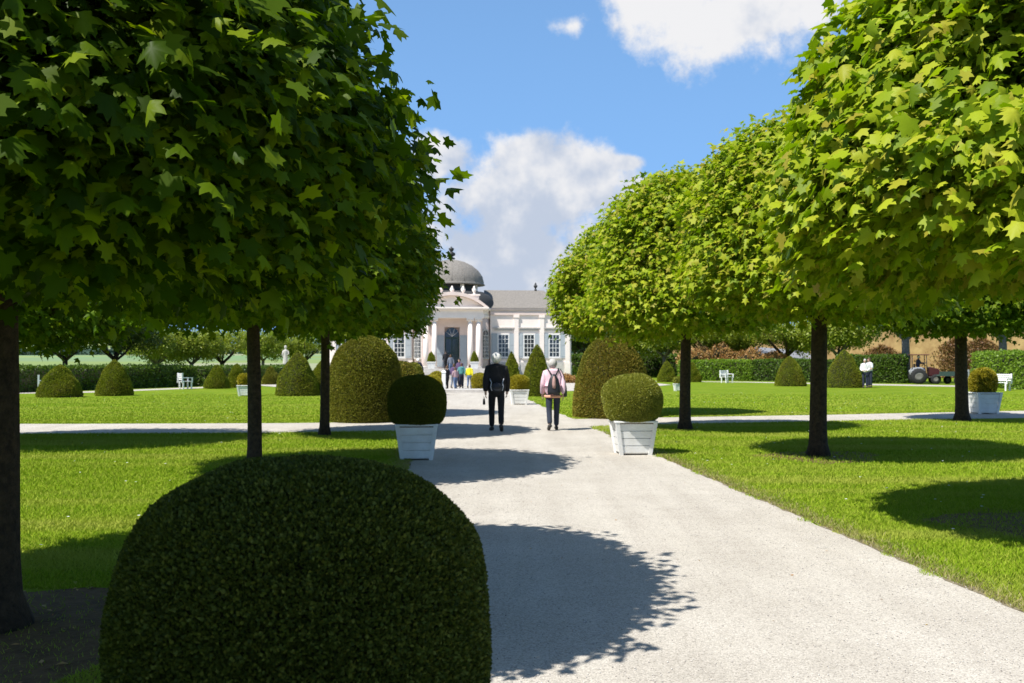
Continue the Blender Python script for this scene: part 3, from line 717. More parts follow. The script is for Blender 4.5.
# ------------------------------------------------------------------ clipped box, yew and cones
def clipped_mesh(name, seed, prof, nleaf, leaf, mats, core=DARKCORE, shape=QUAD, rough=0.03, lump=0.02, f=3.0, stray=0.0):
    """foliage clipped to a turned profile: a dense skin of small leaves over the dark inside of the bush"""
    rg = np.random.default_rng(seed)
    prof = np.array(prof, float)
    size = prof[:, 0].max()
    P, Nn = sample_profile(rg, prof, nleaf)
    c = np.array([0, 0, prof[:, 1].mean()]); d = norm(P - c)
    rg2 = np.random.default_rng(seed + 1)
    lum = lumps(rg2, d, lump, f=f)
    depth = np.abs(rg.normal(0, rough, nleaf)) - rough * 0.6
    s = rg.uniform(size=nleaf) < stray; depth[s] -= rg.uniform(0, rough * 2.2, s.sum())
    P = P + Nn * (lum - depth)[:, None]
    tip = norm(Nn * 0.75 + np.array([0, 0, 0.35]) + rg.normal(size=P.shape) * 0.55)
    nrm = norm(Nn * 0.5 + rg.normal(size=P.shape) * 0.6)
    V, T = scatter_leaves(P, nrm, tip, leaf * rg.uniform(0.6, 1.25, nleaf), shape)
    # inside
    k = 40; pr = prof.copy(); n = len(pr)
    a = np.linspace(0, 2 * PI, k, endpoint=False)
    CV = np.stack([pr[:, 0][:, None] * np.cos(a), pr[:, 0][:, None] * np.sin(a), np.repeat(pr[:, 1][:, None], k, 1)], -1).reshape(-1, 3)
    seg = np.gradient(pr, axis=0); nr = np.stack([seg[:, 1], -seg[:, 0]], 1); nr /= np.maximum(np.linalg.norm(nr, axis=1, keepdims=True), 1e-9)
    CN = np.stack([nr[:, 0][:, None] * np.cos(a), nr[:, 0][:, None] * np.sin(a), np.repeat(nr[:, 1][:, None], k, 1)], -1).reshape(-1, 3)
    rg2 = np.random.default_rng(seed + 1)
    cl = lumps(rg2, norm(CV - c), lump, f=f)
    CV = CV + CN * (cl - rough * 1.5)[:, None]
    CT = []
    for j in range(n - 1):
        for i in range(k):
            p, q = j * k + i, j * k + (i + 1) % k
            CT += [(p, q, q + k), (p, q + k, p + k)]
    CT = np.array(CT)
    return raw_mesh(name, np.concatenate([V, CV]), np.concatenate([T, CT + len(V)]), [mats, core], np.concatenate([np.zeros(len(T)), np.ones(len(CT))]))


def dome_prof(w, z0, h, p=2.2, zw=0.35, base=0.94, n=26):
    """bush or dome: widest at zw of its height, rounded over the top"""
    R = w / 2; pts = []
    for t in np.linspace(0, 1, 7)[:-1]:
        pts.append((R * (base + (1 - base) * math.sin(t * PI / 2)), z0 + h * zw * t))
    for t in np.linspace(0, 1, n):
        a = t * PI / 2
        pts.append((max(R * math.cos(a) ** (2 / p), 0.004), z0 + h * zw + h * (1 - zw) * math.sin(a) ** (2 / p)))
    return pts


def ball_prof(w, z0, h, p=2.5, n=22):
    R = w / 2; pts = []
    zc = z0 + h * 0.47
    for t in np.linspace(-1, 0, 14)[:-1]:
        a = t * PI / 2
        pts.append((R * (0.70 + 0.30 * math.cos(a) ** (2 / p)), zc + h * 0.47 * -abs(math.sin(a)) ** (2 / p)))
    for t in np.linspace(0, 1, n):
        a = t * PI / 2
        pts.append((max(R * math.cos(a) ** (2 / p), 0.004), zc + h * 0.53 * math.sin(a) ** (2 / p)))
    return pts


def cone_prof(w, h, n=24, round_=0.36):
    """clipped cone with bulging sides and a blunt top"""
    R = w / 2; pts = [(R * 0.95, 0.0)]
    for t in np.linspace(0.03, 1, n):
        r = R * (1 - t ** 1.55) ** 0.78 if t < 1 else 0.004
        pts.append((max(r, 0.004), h * t))
    return pts


def planter_box(w0, w1, h, parent, mat=WHITE_WOOD):
    """tapered square plant box of horizontal boards with corner battens and a rim"""
    mb = MB(); nb = 4
    for i in range(nb):
        za = 0.05 + (h - 0.09) * i / nb; zb = 0.05 + (h - 0.09) * (i + 1) / nb - 0.012
        a = (w0 + (w1 - w0) * za / h) / 2 - 0.016; b = (w0 + (w1 - w0) * zb / h) / 2 - 0.016
        mb.frustum(0, 0, za, zb, a, a, b, b)
    a = w0 / 2 - 0.04; b = w1 / 2 - 0.05
    mb.frustum(0, 0, 0.03, h - 0.05, a, a, b, b)
    mb.build('board_panel', mat, parent)
    for sx in (-1, 1):
        for sy in (-1, 1):
            m = MB(); vs = []
            for z, w in ((0.0, w0), (h - 0.036, w1)):
                c = w / 2 - 0.03
                vs += [(sx * c - .034, sy * c - .034, z), (sx * c + .034, sy * c - .034, z), (sx * c + .034, sy * c + .034, z), (sx * c - .034, sy * c + .034, z)]
            m.add(vs, [(3, 2, 1, 0), (4, 5, 6, 7), (0, 1, 5, 4), (1, 2, 6, 5), (2, 3, 7, 6), (3, 0, 4, 7)])
            m.build('corner_post', mat, parent)
    m = MB(); c = w1 / 2 + 0.012
    m.box(-c, c, -c, -c + .06, h - .034, h); m.box(-c, c, c - .06, c, h - .034, h); m.box(-c, -c + .06, -c + .061, c - .061, h - .034, h); m.box(c - .06, c, -c + .061, c - .061, h - .034, h)
    m.build('rim', mat, parent, 0.006)
    m = MB(); m.box(-c + .062, c - .062, -c + .062, c - .062, h - .055, h - .035); m.build('soil', SOIL, parent)


GP = 'clipped box bushes in white wooden planters'


def potted(label, loc, rz, wid, bh, pw, ph, nleaf, leaf, mat, seed, p=2.5, rough=0.016, lump=0.014, f=2.6):
    t = thing('potted_bush', label, 'potted bush', loc, rz, GP)
    planter_box(pw * 0.77, pw, ph, t)
    link('foliage', clipped_mesh('foliage', seed, ball_prof(wid, ph + 0.0, bh, p), nleaf, leaf, mat, rough=rough, lump=lump, f=f), t)
    return t


RZ = -math.atan(0.078) * -1   # planters stand square to the garden axis
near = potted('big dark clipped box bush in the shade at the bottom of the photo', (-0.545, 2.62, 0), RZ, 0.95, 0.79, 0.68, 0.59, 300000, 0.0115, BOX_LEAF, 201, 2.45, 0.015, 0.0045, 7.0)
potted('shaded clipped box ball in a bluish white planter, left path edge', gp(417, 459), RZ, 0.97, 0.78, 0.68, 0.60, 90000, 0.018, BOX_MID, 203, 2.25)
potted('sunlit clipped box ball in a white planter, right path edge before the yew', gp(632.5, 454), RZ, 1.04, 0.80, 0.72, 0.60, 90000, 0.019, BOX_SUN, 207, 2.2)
potted('golden box ball in a white planter between the two walkers', gp(519, 404.5), RZ, 0.74, 0.52, 0.68, 0.56, 14000, 0.035, BOX_GOLD, 211, 2.2, 0.015)
potted('golden box ball in a white planter by the far right trunk', gp(983, 413.5), RZ, 0.78, 0.72, 0.78, 0.66, 16000, 0.035, BOX_GOLD, 213, 2.3, 0.015)
potted('small golden box ball in a white planter out on the left lawn', gp(245, 396), RZ, 0.62, 0.5, 0.62, 0.5, 5000, 0.05, BOX_GOLD, 217, 2.2, 0.02)
potted('tiny box ball in a white planter out on the right lawn behind a trunk', gp(678, 391), RZ, 0.5, 0.34, 0.46, 0.40, 2500, 0.05, BOX_SUN, 219, 2.2, 0.02)


def topiary(name, label, px, py, prof, nleaf, leaf, mat, seed, group, rough=0.03, lump=0.03, loc=None):
    o = link(name, clipped_mesh(name, seed, prof, nleaf, leaf, mat, rough=rough, lump=lump), None)
    o.location = gp(px, py) if loc is None else loc
    tag(o, label, 'topiary', group)
    return o


GY = 'clipped yew domes beside the crossing'
topiary('yew_dome', 'big dark green yew dome with a wide top, left of the path', 365, 421, dome_prof(2.06, 0, 2.3, 2.35, 0.22, 0.95), 90000, 0.034, YEW, 301, GY, 0.03, 0.035)
topiary('yew_dome', 'big rusty brown yew dome right of the path, behind a white planter', 612, 417, dome_prof(2.15, 0, 2.32, 2.2, 0.12, 0.98), 90000, 0.034, YEW_RUST, 305, GY, 0.03, 0.035)
topiary('yew_dome', 'brownish small yew dome just right of the dark yew dome', 402, 398.5, dome_prof(1.55, 0, 1.55, 2.3, 0.25), 12000, 0.06, YEW_RUST, 307, GY)
topiary('yew_dome', 'greener small yew dome behind the brownish one, beside a dark clad visitor', 412, 394.5, dome_prof(1.2, 0, 1.5, 2.3, 0.25), 9000, 0.06, YEW, 309, GY)
GC = 'clipped cones on the lawns'
cones = [  # px, base row, width px, top row, mat, label
    (60, 397, 41, 364, YEW_GREEN, 'leftmost clipped cone, in front of the left hedge by a white seat'),
    (114.5, 395.5, 36, 360, YEW_GREEN, 'second clipped cone from the left edge, in front of the left hedge'),
    (217.5, 388.5, 24, 365, YEW_GREEN, 'small clipped cone near the white chair on the left'),
    (237, 387.5, 20, 364, YEW_GREEN, 'small clipped cone close behind the left lawn trunk'),
    (270.5, 384.5, 17, 366.5, YEW, 'small dark clipped cone by the white statue'),
    (297.5, 395.5, 44, 351.5, YEW_GREEN, 'tall clipped cone between the two slim trunks on the left'),
    (322, 394.5, 30, 360, YEW_GREEN, 'clipped cone half hidden by the second slim trunk'),
    (511.5, 391, 19, 351.5, YEW_GREEN, 'narrow clipped cone beside the walking man'),
    (537, 396, 32, 344.5, YEW_GREEN, 'tallest clipped cone, between the two walkers before the pavilion'),
    (666.5, 382, 18, 361.5, YEW_GREEN, 'small far cone left of a right-hand trunk'),
    (692, 382, 17, 362.5, YEW_GREEN, 'small far cone partly behind a right-hand trunk'),
    (790, 386, 31, 356, YEW_GREEN, 'clipped cone on the right lawn left of the thick trunk'),
    (844, 387.5, 37, 349.5, YEW_GREEN, 'largest right lawn cone, next to two standing visitors'),
]
for i, (px, py, w, top, m, lab) in enumerate(cones):
    D = CH * F / (py - HY); s = D / F
    topiary('clipped_cone', lab, px, py, cone_prof(w * s, (py - top) * s), 12000 if w < 26 else 22000, 0.045 if w > 26 else 0.055, m, 401 + 3 * i, GC, 0.025, 0.035)
GB = 'golden box balls beside the forecourt'
for i, (px, py, w, h, mt_, lab) in enumerate([
        (431.5, 395, 22, 20, BOX_GOLD, 'golden box ball right above the shaded planter'),
        (437, 389.5, 16, 18, BOX_GOLD, 'small golden box ball behind the larger one, near the visitors'),
        (479.5, 389, 16, 16, BOX_GOLD, 'golden box ball next to the yellow jacket')]):
    s = F and (CH / (py - HY))
    topiary('box_ball', lab, px, py, dome_prof(w * s, 0, h * s, 2.2, 0.42, 0.78), 6000, 0.055, mt_, 471 + i, GB, 0.02, 0.02)


# ------------------------------------------------------------------ hedges
def hedge(name, label, a, b, h, w, n, leaf, mat, seed, lean=0.02):
    """a clipped straight hedge from a to b: leaves over a dark solid inside"""
    rg = np.random.default_rng(seed)
    a = Vector((*a, 0)); b = Vector((*b, 0)); L = (b - a).length; ang = math.atan2(b.y - a.y, b.x - a.x)
    # local frame: x along, y across
    faces = [(L * h, 0), (L * h, 1), (L * w, 2), (w * h, 3), (w * h, 4)]
    tot = sum(f[0] for f in faces); P, Nn = [], []
    for area, k in faces:
        m = int(n * area / tot); u, v = rg.uniform(size=m), rg.uniform(size=m)
        if k == 0: p = np.stack([u * L, np.full(m, -w / 2), v * h], 1); q = (0, -1, 0)
        if k == 1: p = np.stack([u * L, np.full(m, w / 2), v * h], 1); q = (0, 1, 0)
        if k == 2: p = np.stack([u * L, (v - .5) * w, np.full(m, h)], 1); q = (0, 0, 1)
        if k == 3: p = np.stack([np.zeros(m), (u - .5) * w, v * h], 1); q = (-1, 0, 0)
        if k == 4: p = np.stack([np.full(m, L), (u - .5) * w, v * h], 1); q = (1, 0, 0)
        P.append(p); Nn.append(np.tile(np.array([q], float), (m, 1)))
    P = np.concatenate(P); Nn = np.concatenate(Nn)
    P += Nn * (0.05 * np.sin(P[:, :1] * 2.3) * np.sin(P[:, 2:3] * 3 + P[:, :1]) + rg.normal(0, 0.045, (len(P), 1)))
    tip = norm(Nn * .5 + rg.normal(size=P.shape) * .6 + np.array([0, 0, .25])); nr = norm(Nn + rg.normal(size=P.shape) * .7)
    V, T = scatter_leaves(P, nr, tip, leaf * rg.uniform(.6, 1.3, len(P)), QUAD)
    e = 0.07
    CV = np.array([(x, y, z) for z in (0, h - e) for y in (-w / 2 + e, w / 2 - e) for x in (e, L - e)])
    CT = np.array([(0, 1, 5), (0, 5, 4), (2, 7, 3), (2, 6, 7), (4, 5, 7), (4, 7, 6), (0, 4, 6), (0, 6, 2), (1, 3, 7), (1, 7, 5)])
    me = raw_mesh(name, np.concatenate([V, CV]), np.concatenate([T, CT + len(V)]), [mat, DARKCORE], np.concatenate([np.zeros(len(T)), np.ones(len(CT))]))
    o = link(name, me); o.location = a; o.rotation_euler = (0, 0, ang)
    return tag(o, label, 'hedge', 'clipped hedges round the garden')


hedge('hedge', 'long low dark green hedge behind the left lawn', (-26.5, 47.6), (-20.2, 62.5), 1.24, 0.9, 26000, 0.11, HEDGE, 501)
hedge('hedge', 'farther piece of the left hedge behind the small cones', (-19.9, 63.4), (-16.9, 79.0), 1.15, 0.9, 14000, 0.12, HEDGE, 503)
hedge('hedge', 'bright green sunlit hedge behind the white chair on the right', (xat(686, 80), 82.5), (xat(757, 78), 79), 1.55, 1.0, 9000, 0.13, HEDGE_L, 505)
hedge('hedge', 'darker green hedge between the right lawn cones', (xat(758, 78), 79.0), (xat(836, 74), 74), 1.6, 1.0, 9000, 0.13, HEDGE, 507)
hedge('hedge', 'dark hedge behind the two standing visitors', (xat(838, 73), 73), (xat(903, 71), 70.5), 1.92, 1.0, 9000, 0.13, HEDGE, 509)
hedge('hedge', 'bright hedge behind the white bench at the right edge', (xat(977, 63), 62.5), (xat(1075, 50), 50), 2.05, 1.1, 16000, 0.12, HEDGE_L, 511)


# ------------------------------------------------------------------ trees beyond the lawns
def bg_crown(name, seed, rx, rz_, zc, nshoot, per, leaf, mat, k=7):
    """loose open crown built of several boughs of leaves"""
    rg = np.random.default_rng(seed)
    P = []
    for j in range(k):
        a = rg.uniform(0, 2 * PI); q = rg.uniform(0.15, 0.62)
        c = np.array([rx * q * math.cos(a), rx * q * math.sin(a), zc + rz_ * rg.uniform(-0.35, 0.5)])
        m = int(nshoot / k * rg.uniform(.7, 1.3)); d = norm(rg.normal(size=(m, 3)))
        P.append(c + d * (rg.uniform(0.35, 1.0, (m, 1)) ** 0.5) * np.array([rx * .52, rx * .52, rz_ * .5]))
    C = np.concatenate(P); P = np.repeat(C, per, 0) + rg.normal(size=(len(C) * per, 3)) * 0.16
    out = norm(P - np.array([0, 0, zc]) + rg.normal(size=P.shape) * .5)
    V, T = scatter_leaves(P, norm(out + np.array([0, 0, .7]) + rg.normal(size=P.shape) * .5), norm(out + np.array([0, 0, -.4]) + rg.normal(size=P.shape) * .5), leaf * rg.uniform(.6, 1.25, len(P)), QUAD)
    return raw_mesh(name, V, T, [mat])


def bg_trunk(name, seed, h, r, spread, mat):
    rg = random.Random(seed); mb = MB()
    mb.tube([(0, 0, -.05), (0.03, 0, h * .5), (0, 0.03, h)], [r * 1.3, r, r * .9], 10)
    for i in range(7):
        a = i * 2.4 + rg.uniform(-.3, .3)
        p = [Vector((0, 0.02, h * rg.uniform(.85, .98)))]; d = Vector((math.cos(a) * .8, math.sin(a) * .8, .65))
        for k in range(4):
            p.append(p[-1] + d.normalized() * spread / 4); d += Vector((rg.uniform(-.25, .25), rg.uniform(-.25, .25), .12))
        mb.tube(p, [r * .6, r * .45, r * .33, r * .22, r * .08], 6)
    return mb.mesh(name, mat)


GT = 'loose trees beyond the lawns'
PROTO = {}


def bg_tree(label, px, D, kind, scale=1.0, dx=0.0):
    loc = (xat(px, D) + dx, D, 0)
    spec = {'pale': (611, 2.6, 1.9, 3.3, BG_LEAF, BARK_G, 1.7, .16), 'dark': (613, 3.4, 1.9, 3.55, BG_DARK, BARK, 1.9, .17), 'wide': (617, 3.2, 1.7, 3.3, BG_LEAF, BARK, 1.8, .2), 'tall': (619, 3.4, 3.2, 5.6, BG_DARK, BARK_G, 3.2, .25)}[kind]
    sd_, rx, rzz, zc, lm, bk, th, tr = spec
    if kind not in PROTO:
        t = thing('garden_tree', label, 'tree', loc, 0, GT)
        link('trunk', bg_trunk('trunk', sd_, th, tr, rx * .9, bk), t)
        link('crown', bg_crown('crown', sd_ + 1, rx, rzz, zc, 1700, 8, 0.16, lm), t)
        t.scale = (scale,) * 3
        PROTO[kind] = t
        return t
    return dup(PROTO[kind], loc, random.uniform(0, 6.28), label, scale)


bg_tree('dark spreading tree behind the leftmost clipped cone', 65, 58, 'dark', 0.9)
bg_tree('dark tree behind the second clipped cone on the left', 115, 60, 'dark', 0.92)
bg_tree('yellow green young tree behind the left hedge, left of the white chair', 157, 68, 'pale', 0.85)
bg_tree('yellow green tree behind the left hedge above the white chair', 192, 70, 'pale', 0.85)
bg_tree('dense yellow green tree behind the small cones on the left', 222, 74, 'wide', 0.85)
bg_tree('pale green tree between the slim left trunks, beside the statue', 263, 96, 'pale', 1.0)
bg_tree('pale green tree behind the tall left cone', 305, 100, 'wide', 0.95)
bg_tree('dark tree at the right end of the pavilion wing', 588, 98, 'dark', 1.15)
bg_tree('green tree above the rusty yew dome', 628, 95, 'pale', 1.25)
bg_tree('pale tree left of the second right-hand trunk', 664, 92, 'pale', 1.2)
bg_tree('pale spreading tree just right of the second right-hand trunk', 708, 90, 'wide', 1.1)
bg_tree('pale spreading tree above the rust coloured shrubs', 745, 92, 'wide', 1.12)
bg_tree('spreading tree with forked dark trunk beside the grey shed roof', 786, 88, 'wide', 1.15)
bg_tree('pale tree right behind the thick trunk on the right', 838, 84, 'pale', 1.3)
bg_tree('tall tree with thick pale grey trunk left of the tractor', 905.5, 71, 'tall', 1.12)
bg_tree('tall tree with grey trunk above the bench at the right edge', 1003, 70, 'tall', 1.1)

bg_tree('dark low tree seen between the pavilion and the rusty yew dome', 572, 112, 'dark', 1.0)
bg_tree('dark tree far behind the rusty yew dome', 606, 106, 'dark', 1.1)
bg_tree('dark tree far behind the right path planter', 648, 102, 'dark', 1.05)
hedge('hedge', 'long dark far hedge right of the pavilion', (xat(573, 104), 104), (xat(700, 98), 98), 2.1, 1.2, 9000, 0.2, HEDGE, 513)
# rust coloured shrubs in front of the wall
GR = 'rust coloured shrubs before the ochre wall'
for i, (px, w, top, lab) in enumerate([(698, 3.0, 350, 'dark rust shrub right of the second right-hand trunk'), (722, 2.6, 347, 'rust shrub with a pale orange patch above the right chair'), (750, 3.0, 351, 'rust shrub in the middle above the right hedge'), (776, 2.6, 353, 'rust shrub under the forked tree')]):
    D = 88
    o = link('rusty_shrub', clipped_mesh('rusty_shrub', 701 + i, dome_prof(w, 0, zat(top, D), 2.4, .4), 5000, 0.14, RUST, rough=.12, lump=.22, f=5), None)
    o.location = (xat(px, D), D, 0); tag(o, lab, 'shrub', GR)
for i, (px, py, w, h, lab) in enumerate([(595, 385, 1.4, .55, 'low orange flower bed shrub right of the pavilion'), (566, 383, 1.3, .5, 'low orange flower bed shrub before the pavilion wing end')]):
    o = link('flower_bush', clipped_mesh('flower_bush', 741 + i, dome_prof(w, 0, h, 2.2, .4), 1800, 0.11, RUST, rough=.1, lump=.1, f=5), None)
    o.location = gp(px, py); tag(o, lab, 'flower bush', 'low orange flower bushes')

# far wooded strips on the hillside: nobody could count these trees
def far_wood(name, spots, seed):
    rg = np.random.default_rng(seed); Ps = []
    for (px0, px1, D, z0, h) in spots:
        m = 1500; u = rg.uniform(size=m)
        X = xat(px0 + (px1 - px0) * u, D); hh = h * (0.55 + .45 * np.sin(u * 23 + D) * np.sin(u * 57))
        Ps.append(np.stack([X, D + rg.uniform(-12, 12, m), z0 + rg.uniform(size=m) * hh], 1))
    P = np.concatenate(Ps); V, T = scatter_leaves(P, norm(rg.normal(size=P.shape)), norm(rg.normal(size=P.shape)), rg.uniform(1.6, 3.6, len(P)), QUAD)
    o = link(name, raw_mesh(name, V, T, [simple('far_wood_leaf', (0.035, 0.07, 0.045), 0.95, var=.4, scale=.02)])); o['kind'] = 'stuff'


far_wood('far_woods', [(20, 120, 600, 3.2, 6), (120, 330, 640, 3.6, 7), (0, 300, 1100, 10, 9), (560, 800, 500, 2, 9)], 801)


# ------------------------------------------------------------------ the garden pavilion
def arch_pts(x0, x1, z0, z1, n=10, rise=None):
    """window outline with a round head, in x,z"""
    r = (x1 - x0) / 2; rise = r if rise is None else rise
    pts = [(x0, z0), (x1, z0)]
    for i in range(n + 1):
        a = PI * i / n
        pts.append(((x0 + x1) / 2 + r * math.cos(a), z1 - rise + rise * math.sin(a)))
    return pts


def pavilion():
    D0 = 85.0
    root = thing('garden_pavilion', 'white baroque pavilion with grey dome and columned porch at the end of the path', 'pavilion', (xat(452, D0), D0, 0), 0.078)
    GZ = 0.95                       # floor level above the garden
    # long wings
    yw = 2.2; dep = 6.0
    for s in (-1, 1):
        xa, xb = sorted((s * 3.4, s * 10.55))
        MB().box(xa, xb, yw, yw + dep, -0.1, 6.05).build('wing_wall', PLASTER, root)
        MB().box(xa - (.06 if s < 0 else 0), xb + (.06 if s > 0 else 0), yw - 0.07, yw - 0.002, -0.1, 1.45).build('plinth', STONE, root)
        m = MB(); m.box(xa - (.12 if s < 0 else 0), xb + (.12 if s > 0 else 0), yw - 0.14, yw - .003, 5.62, 5.86); m.box(xa - (.3 if s < 0 else 0), xb + (.3 if s > 0 else 0), yw - .24, yw + dep + .3, 6.053, 6.22)
        m.build('cornice', PINK, root)
        # hipped slate roof
        e = 0.3; zr = 8.0; z0 = 6.223
        ox, ix = s * (10.55 + e), s * 3.0
        m = MB(); vs = [(ix, yw - e, z0), (ox, yw - e, z0), (ox, yw + dep + e, z0), (ix, yw + dep + e, z0), (ix, yw + dep / 2, zr), (s * 8.4, yw + dep / 2, zr)]
        m.add(vs, [(0, 1, 5, 4), (1, 2, 5), (2, 3, 4, 5), (3, 0, 4), (0, 3, 2, 1)])
        r = m.build('wing_roof', SLATE, root)
        f = MB(); fx = s * 7.7
        f.lathe([(.13, zr - .02), (.10, zr + .1), (.05, zr + .16), (.15, zr + .3), (.2, zr + .42), (.08, zr + .5), (.1, zr + .58), (.02, zr + .72)], fx, yw + dep / 2, 12)
        f.build('finial', BRONZE, r)
        for wx in (4.55, 6.82, 9.06):
            cx = s * wx
            w = MB(); zb, zt_ = 1.85, 3.95
            w.box(cx - .52, cx - .42, yw - .06, yw - .003, zb, zt_); w.box(cx + .42, cx + .52, yw - .06, yw - .003, zb, zt_); w.box(cx - .419, cx + .419, yw - .06, yw - .003, zt_ - .1, zt_); w.box(cx - .419, cx + .419, yw - .06, yw - .003, zb, zb + .1)
            fr = w.build('window', WHITE_WOOD, root)
            MB().box(cx - .418, cx + .418, yw - .022, yw - .004, zb + .101, zt_ - .101).build('pane', GLASS, fr)
            g = MB()
            for k in (-.5, .5): g.box(cx + k * .27 - .02, cx + k * .27 + .02, yw - .045, yw - .024, zb + .102, zt_ - .102)
            for k in range(1, 5):
                z = zb + .1 + (zt_ - zb - .2) * k / 5
                g.box(cx - .417, cx + .417, yw - .054, yw - .0455, z - .02, z + .02)
            g.build('glazing_bars', WHITE_WOOD, fr)
            for t in (-1, 1):
                sx = cx + t * .80
                sh = MB(); sh.box(sx - .26, sx + .26, yw - .075, yw - .045, zb - .03, zt_ + .03)
                for z0_, z1_ in ((zb + .1, zb + .95), (zb + 1.1, zt_ - .1)): sh.box(sx - .19, sx + .19, yw - .088, yw - .076, z0_, z1_)
                sh.build('shutter', BLUEGREY, root)
            h = MB(); h.box(cx - .95, cx + .95, yw - .16, yw - .003, 4.42, 4.52); h.box(cx - .8, cx + .8, yw - .07, yw - .003, 4.25, 4.418); h.build('window_hood', STONE, root)
            MB().box(cx - .62, cx + .62, yw - .13, yw - .003, zb - .14, zb - .002).build('window_sill', STONE, root)
        for pxx in (5.69, 7.94, 10.22):
            m = MB(); cx = s * pxx
            m.box(cx - .2, cx + .2, yw - .13, yw - .003, 1.452, 5.38); m.box(cx - .26, cx + .26, yw - .18, yw - .003, 5.382, 5.618); m.box(cx - .25, cx + .25, yw - .17, yw - .0725, 0, 1.45)
            m.build('pilaster', PLASTER, root)
    # oval middle hall
    yc = 3.7; RX, RY = 3.55, 3.3
    m = MB(); m.lathe([(1, -0.1), (1, 6.15)], 0, yc, 64, sx=RX, sy=RY); m.build('hall_wall', PINK, root)
    m = MB(); m.lathe([(1.0, 5.3), (1.03, 5.36), (1.03, 5.55), (1.015, 5.6), (1.015, 5.95), (1.09, 6.02), (1.11, 6.2), (0.9, 6.22)], 0, yc, 64, sx=RX, sy=RY); m.build('cornice', PLASTER, root)
    # lower ring roof, dark drum with openings, main dome
    m = MB(); prof = [(3.95, 6.22)] + [(2.6 + 1.3 * math.cos(t * PI / 2), 6.3 + 1.4 * math.sin(t * PI / 2)) for t in np.linspace(0, 1, 9)] + [(2.3, 7.71)]
    m.lathe(prof, 0, yc, 64, sy=RY / RX); m.build('lower_roof', DARK_SLATE, root)
    m = MB(); m.lathe([(2.35, 7.4), (2.3, 8.4)], 0, yc, 64, sy=RY / RX); dr = m.build('drum', DARK_SLATE, root)
    for k in range(8):
        a = 2 * PI * (k + .5) / 8; c, s = math.cos(a), math.sin(a)
        q = MB(); M = Matrix.Translation((2.34 * c, yc + 2.34 * s * RY / RX, 0)) @ Matrix.Rotation(a, 4, 'Z'); q.box(-.02, .1, -.16, .16, 7.45, 8.4, M); q.build('drum_pier', PLASTER, dr)
    m = MB(); prof = [(2.98, 8.28), (3.02, 8.33), (2.92, 8.42)] + [(2.82 * math.cos(t) ** 1.1 + 0.07, 8.42 + 2.15 * math.sin(t)) for t in np.linspace(0.05, PI / 2 - .02, 18)]
    m.lathe(prof, 0, yc, 64, sy=RY / RX); dome = m.build('dome', SLATE, root)
    ribs = MB()
    for k in range(16):
        a = 2 * PI * k / 16; ribs.tube([(r * 1.004 * math.cos(a), yc + r * 1.004 * math.sin(a) * RY / RX, z) for r, z in prof[3::3]], .03, 5)
    ribs.build('dome_seams', SLATE, dome)
    m = MB(); m.lathe([(.36, 10.65), (.3, 10.76), (.16, 10.80), (.13, 10.90), (.3, 10.96), (.36, 11.02), (.34, 11.20), (.16, 11.28), (.1, 11.34), (.2, 11.42), (.25, 11.60), (.08, 11.68), (.02, 11.80)], 0, yc, 16); m.build('finial', BRONZE, dome)
    # porch: columns, entablature, round pediment
    yf = -1.3
    m = MB(); m.box(-2.95, 2.95, yf - .3, 1.4, -0.1, GZ); m.build('porch_floor', STONE, root)
    for cx in (-2.2, -1.5, 1.5, 2.2):
        m = MB(); m.lathe([(.21, GZ + .18), (.22, GZ + 1.4), (.19, 4.9)], cx, yf, 20); c = m.build('column', PLASTER, root)
        b = MB(); b.box(cx - .29, cx + .29, yf - .29, yf + .29, GZ, GZ + .1); b.lathe([(.28, GZ + .1), (.29, GZ + .14), (.23, GZ + .19)], cx, yf, 20); b.build('column_base', STONE, c)
        k = MB(); k.lathe([(.2, 4.88), (.2, 4.95), (.27, 5.06)], cx, yf, 20); k.box(cx - .3, cx + .3, yf - .3, yf + .3, 5.06, 5.18)
        for t in (-1, 1): k.tube([(cx + t * .24, yf - .27, 5.0), (cx + t * .24, yf + .27, 5.0)], .075, 10)
        k.build('capital', PLASTER, c)
    m = MB(); m.box(-2.65, 2.65, yf - .28, 1.35, 5.183, 5.5); m.box(-2.6, 2.6, yf - .23, 1.35, 5.502, 5.86); m.box(-2.95, 2.95, yf - .55, 1.35, 5.862, 5.96); m.box(-3.05, 3.05, yf - .65, 1.35, 5.962, 6.1)
    m.build('entablature', PLASTER, root)
    Rg = (2.95 ** 2 + 1.25 ** 2) / (2 * 1.25)
    def arc(dx, h0, n=20):
        r = Rg; zc = 6.1 + 1.25 - r
        return [(x, max(zc + math.sqrt(r * r - x * x) - h0, 6.1)) for x in np.linspace(dx, -dx, n)]
    m = MB(); m.prism([(-2.5, 6.102), (2.5, 6.102)] + arc(2.45, .3), yf - .1, 1.3); ped = m.build('pediment', PLASTER, root)
    m = MB(); a1 = arc(2.99, 0.0); a2 = arc(2.99, .28)
    k = len(a1)
    vs = [Vector((x, yf - .6, z + .01)) for x, z in a1] + [Vector((x, yf - .6, z - .0)) for x, z in a2] + [Vector((x, 1.32, z + .01)) for x, z in a1] + [Vector((x, 1.32, z)) for x, z in a2]
    fs = []
    for i in range(k - 1): fs += [(i, i + 1, k + i + 1, k + i), (2 * k + i, 3 * k + i, 3 * k + i + 1, 2 * k + i + 1), (i, 2 * k + i, 2 * k + i + 1, i + 1), (k + i, k + i + 1, 3 * k + i + 1, 3 * k + i)]
    m.add(vs, fs); m.build('pediment_moulding', PINK, ped)
    # attic balustrade with urns behind the pediment
    m = MB(); m.box(-2.3, 2.3, -.1, .3, 6.9, 7.15); m.box(-2.4, 2.4, -.18, .38, 7.152, 7.28); m.build('attic', PLASTER, root)
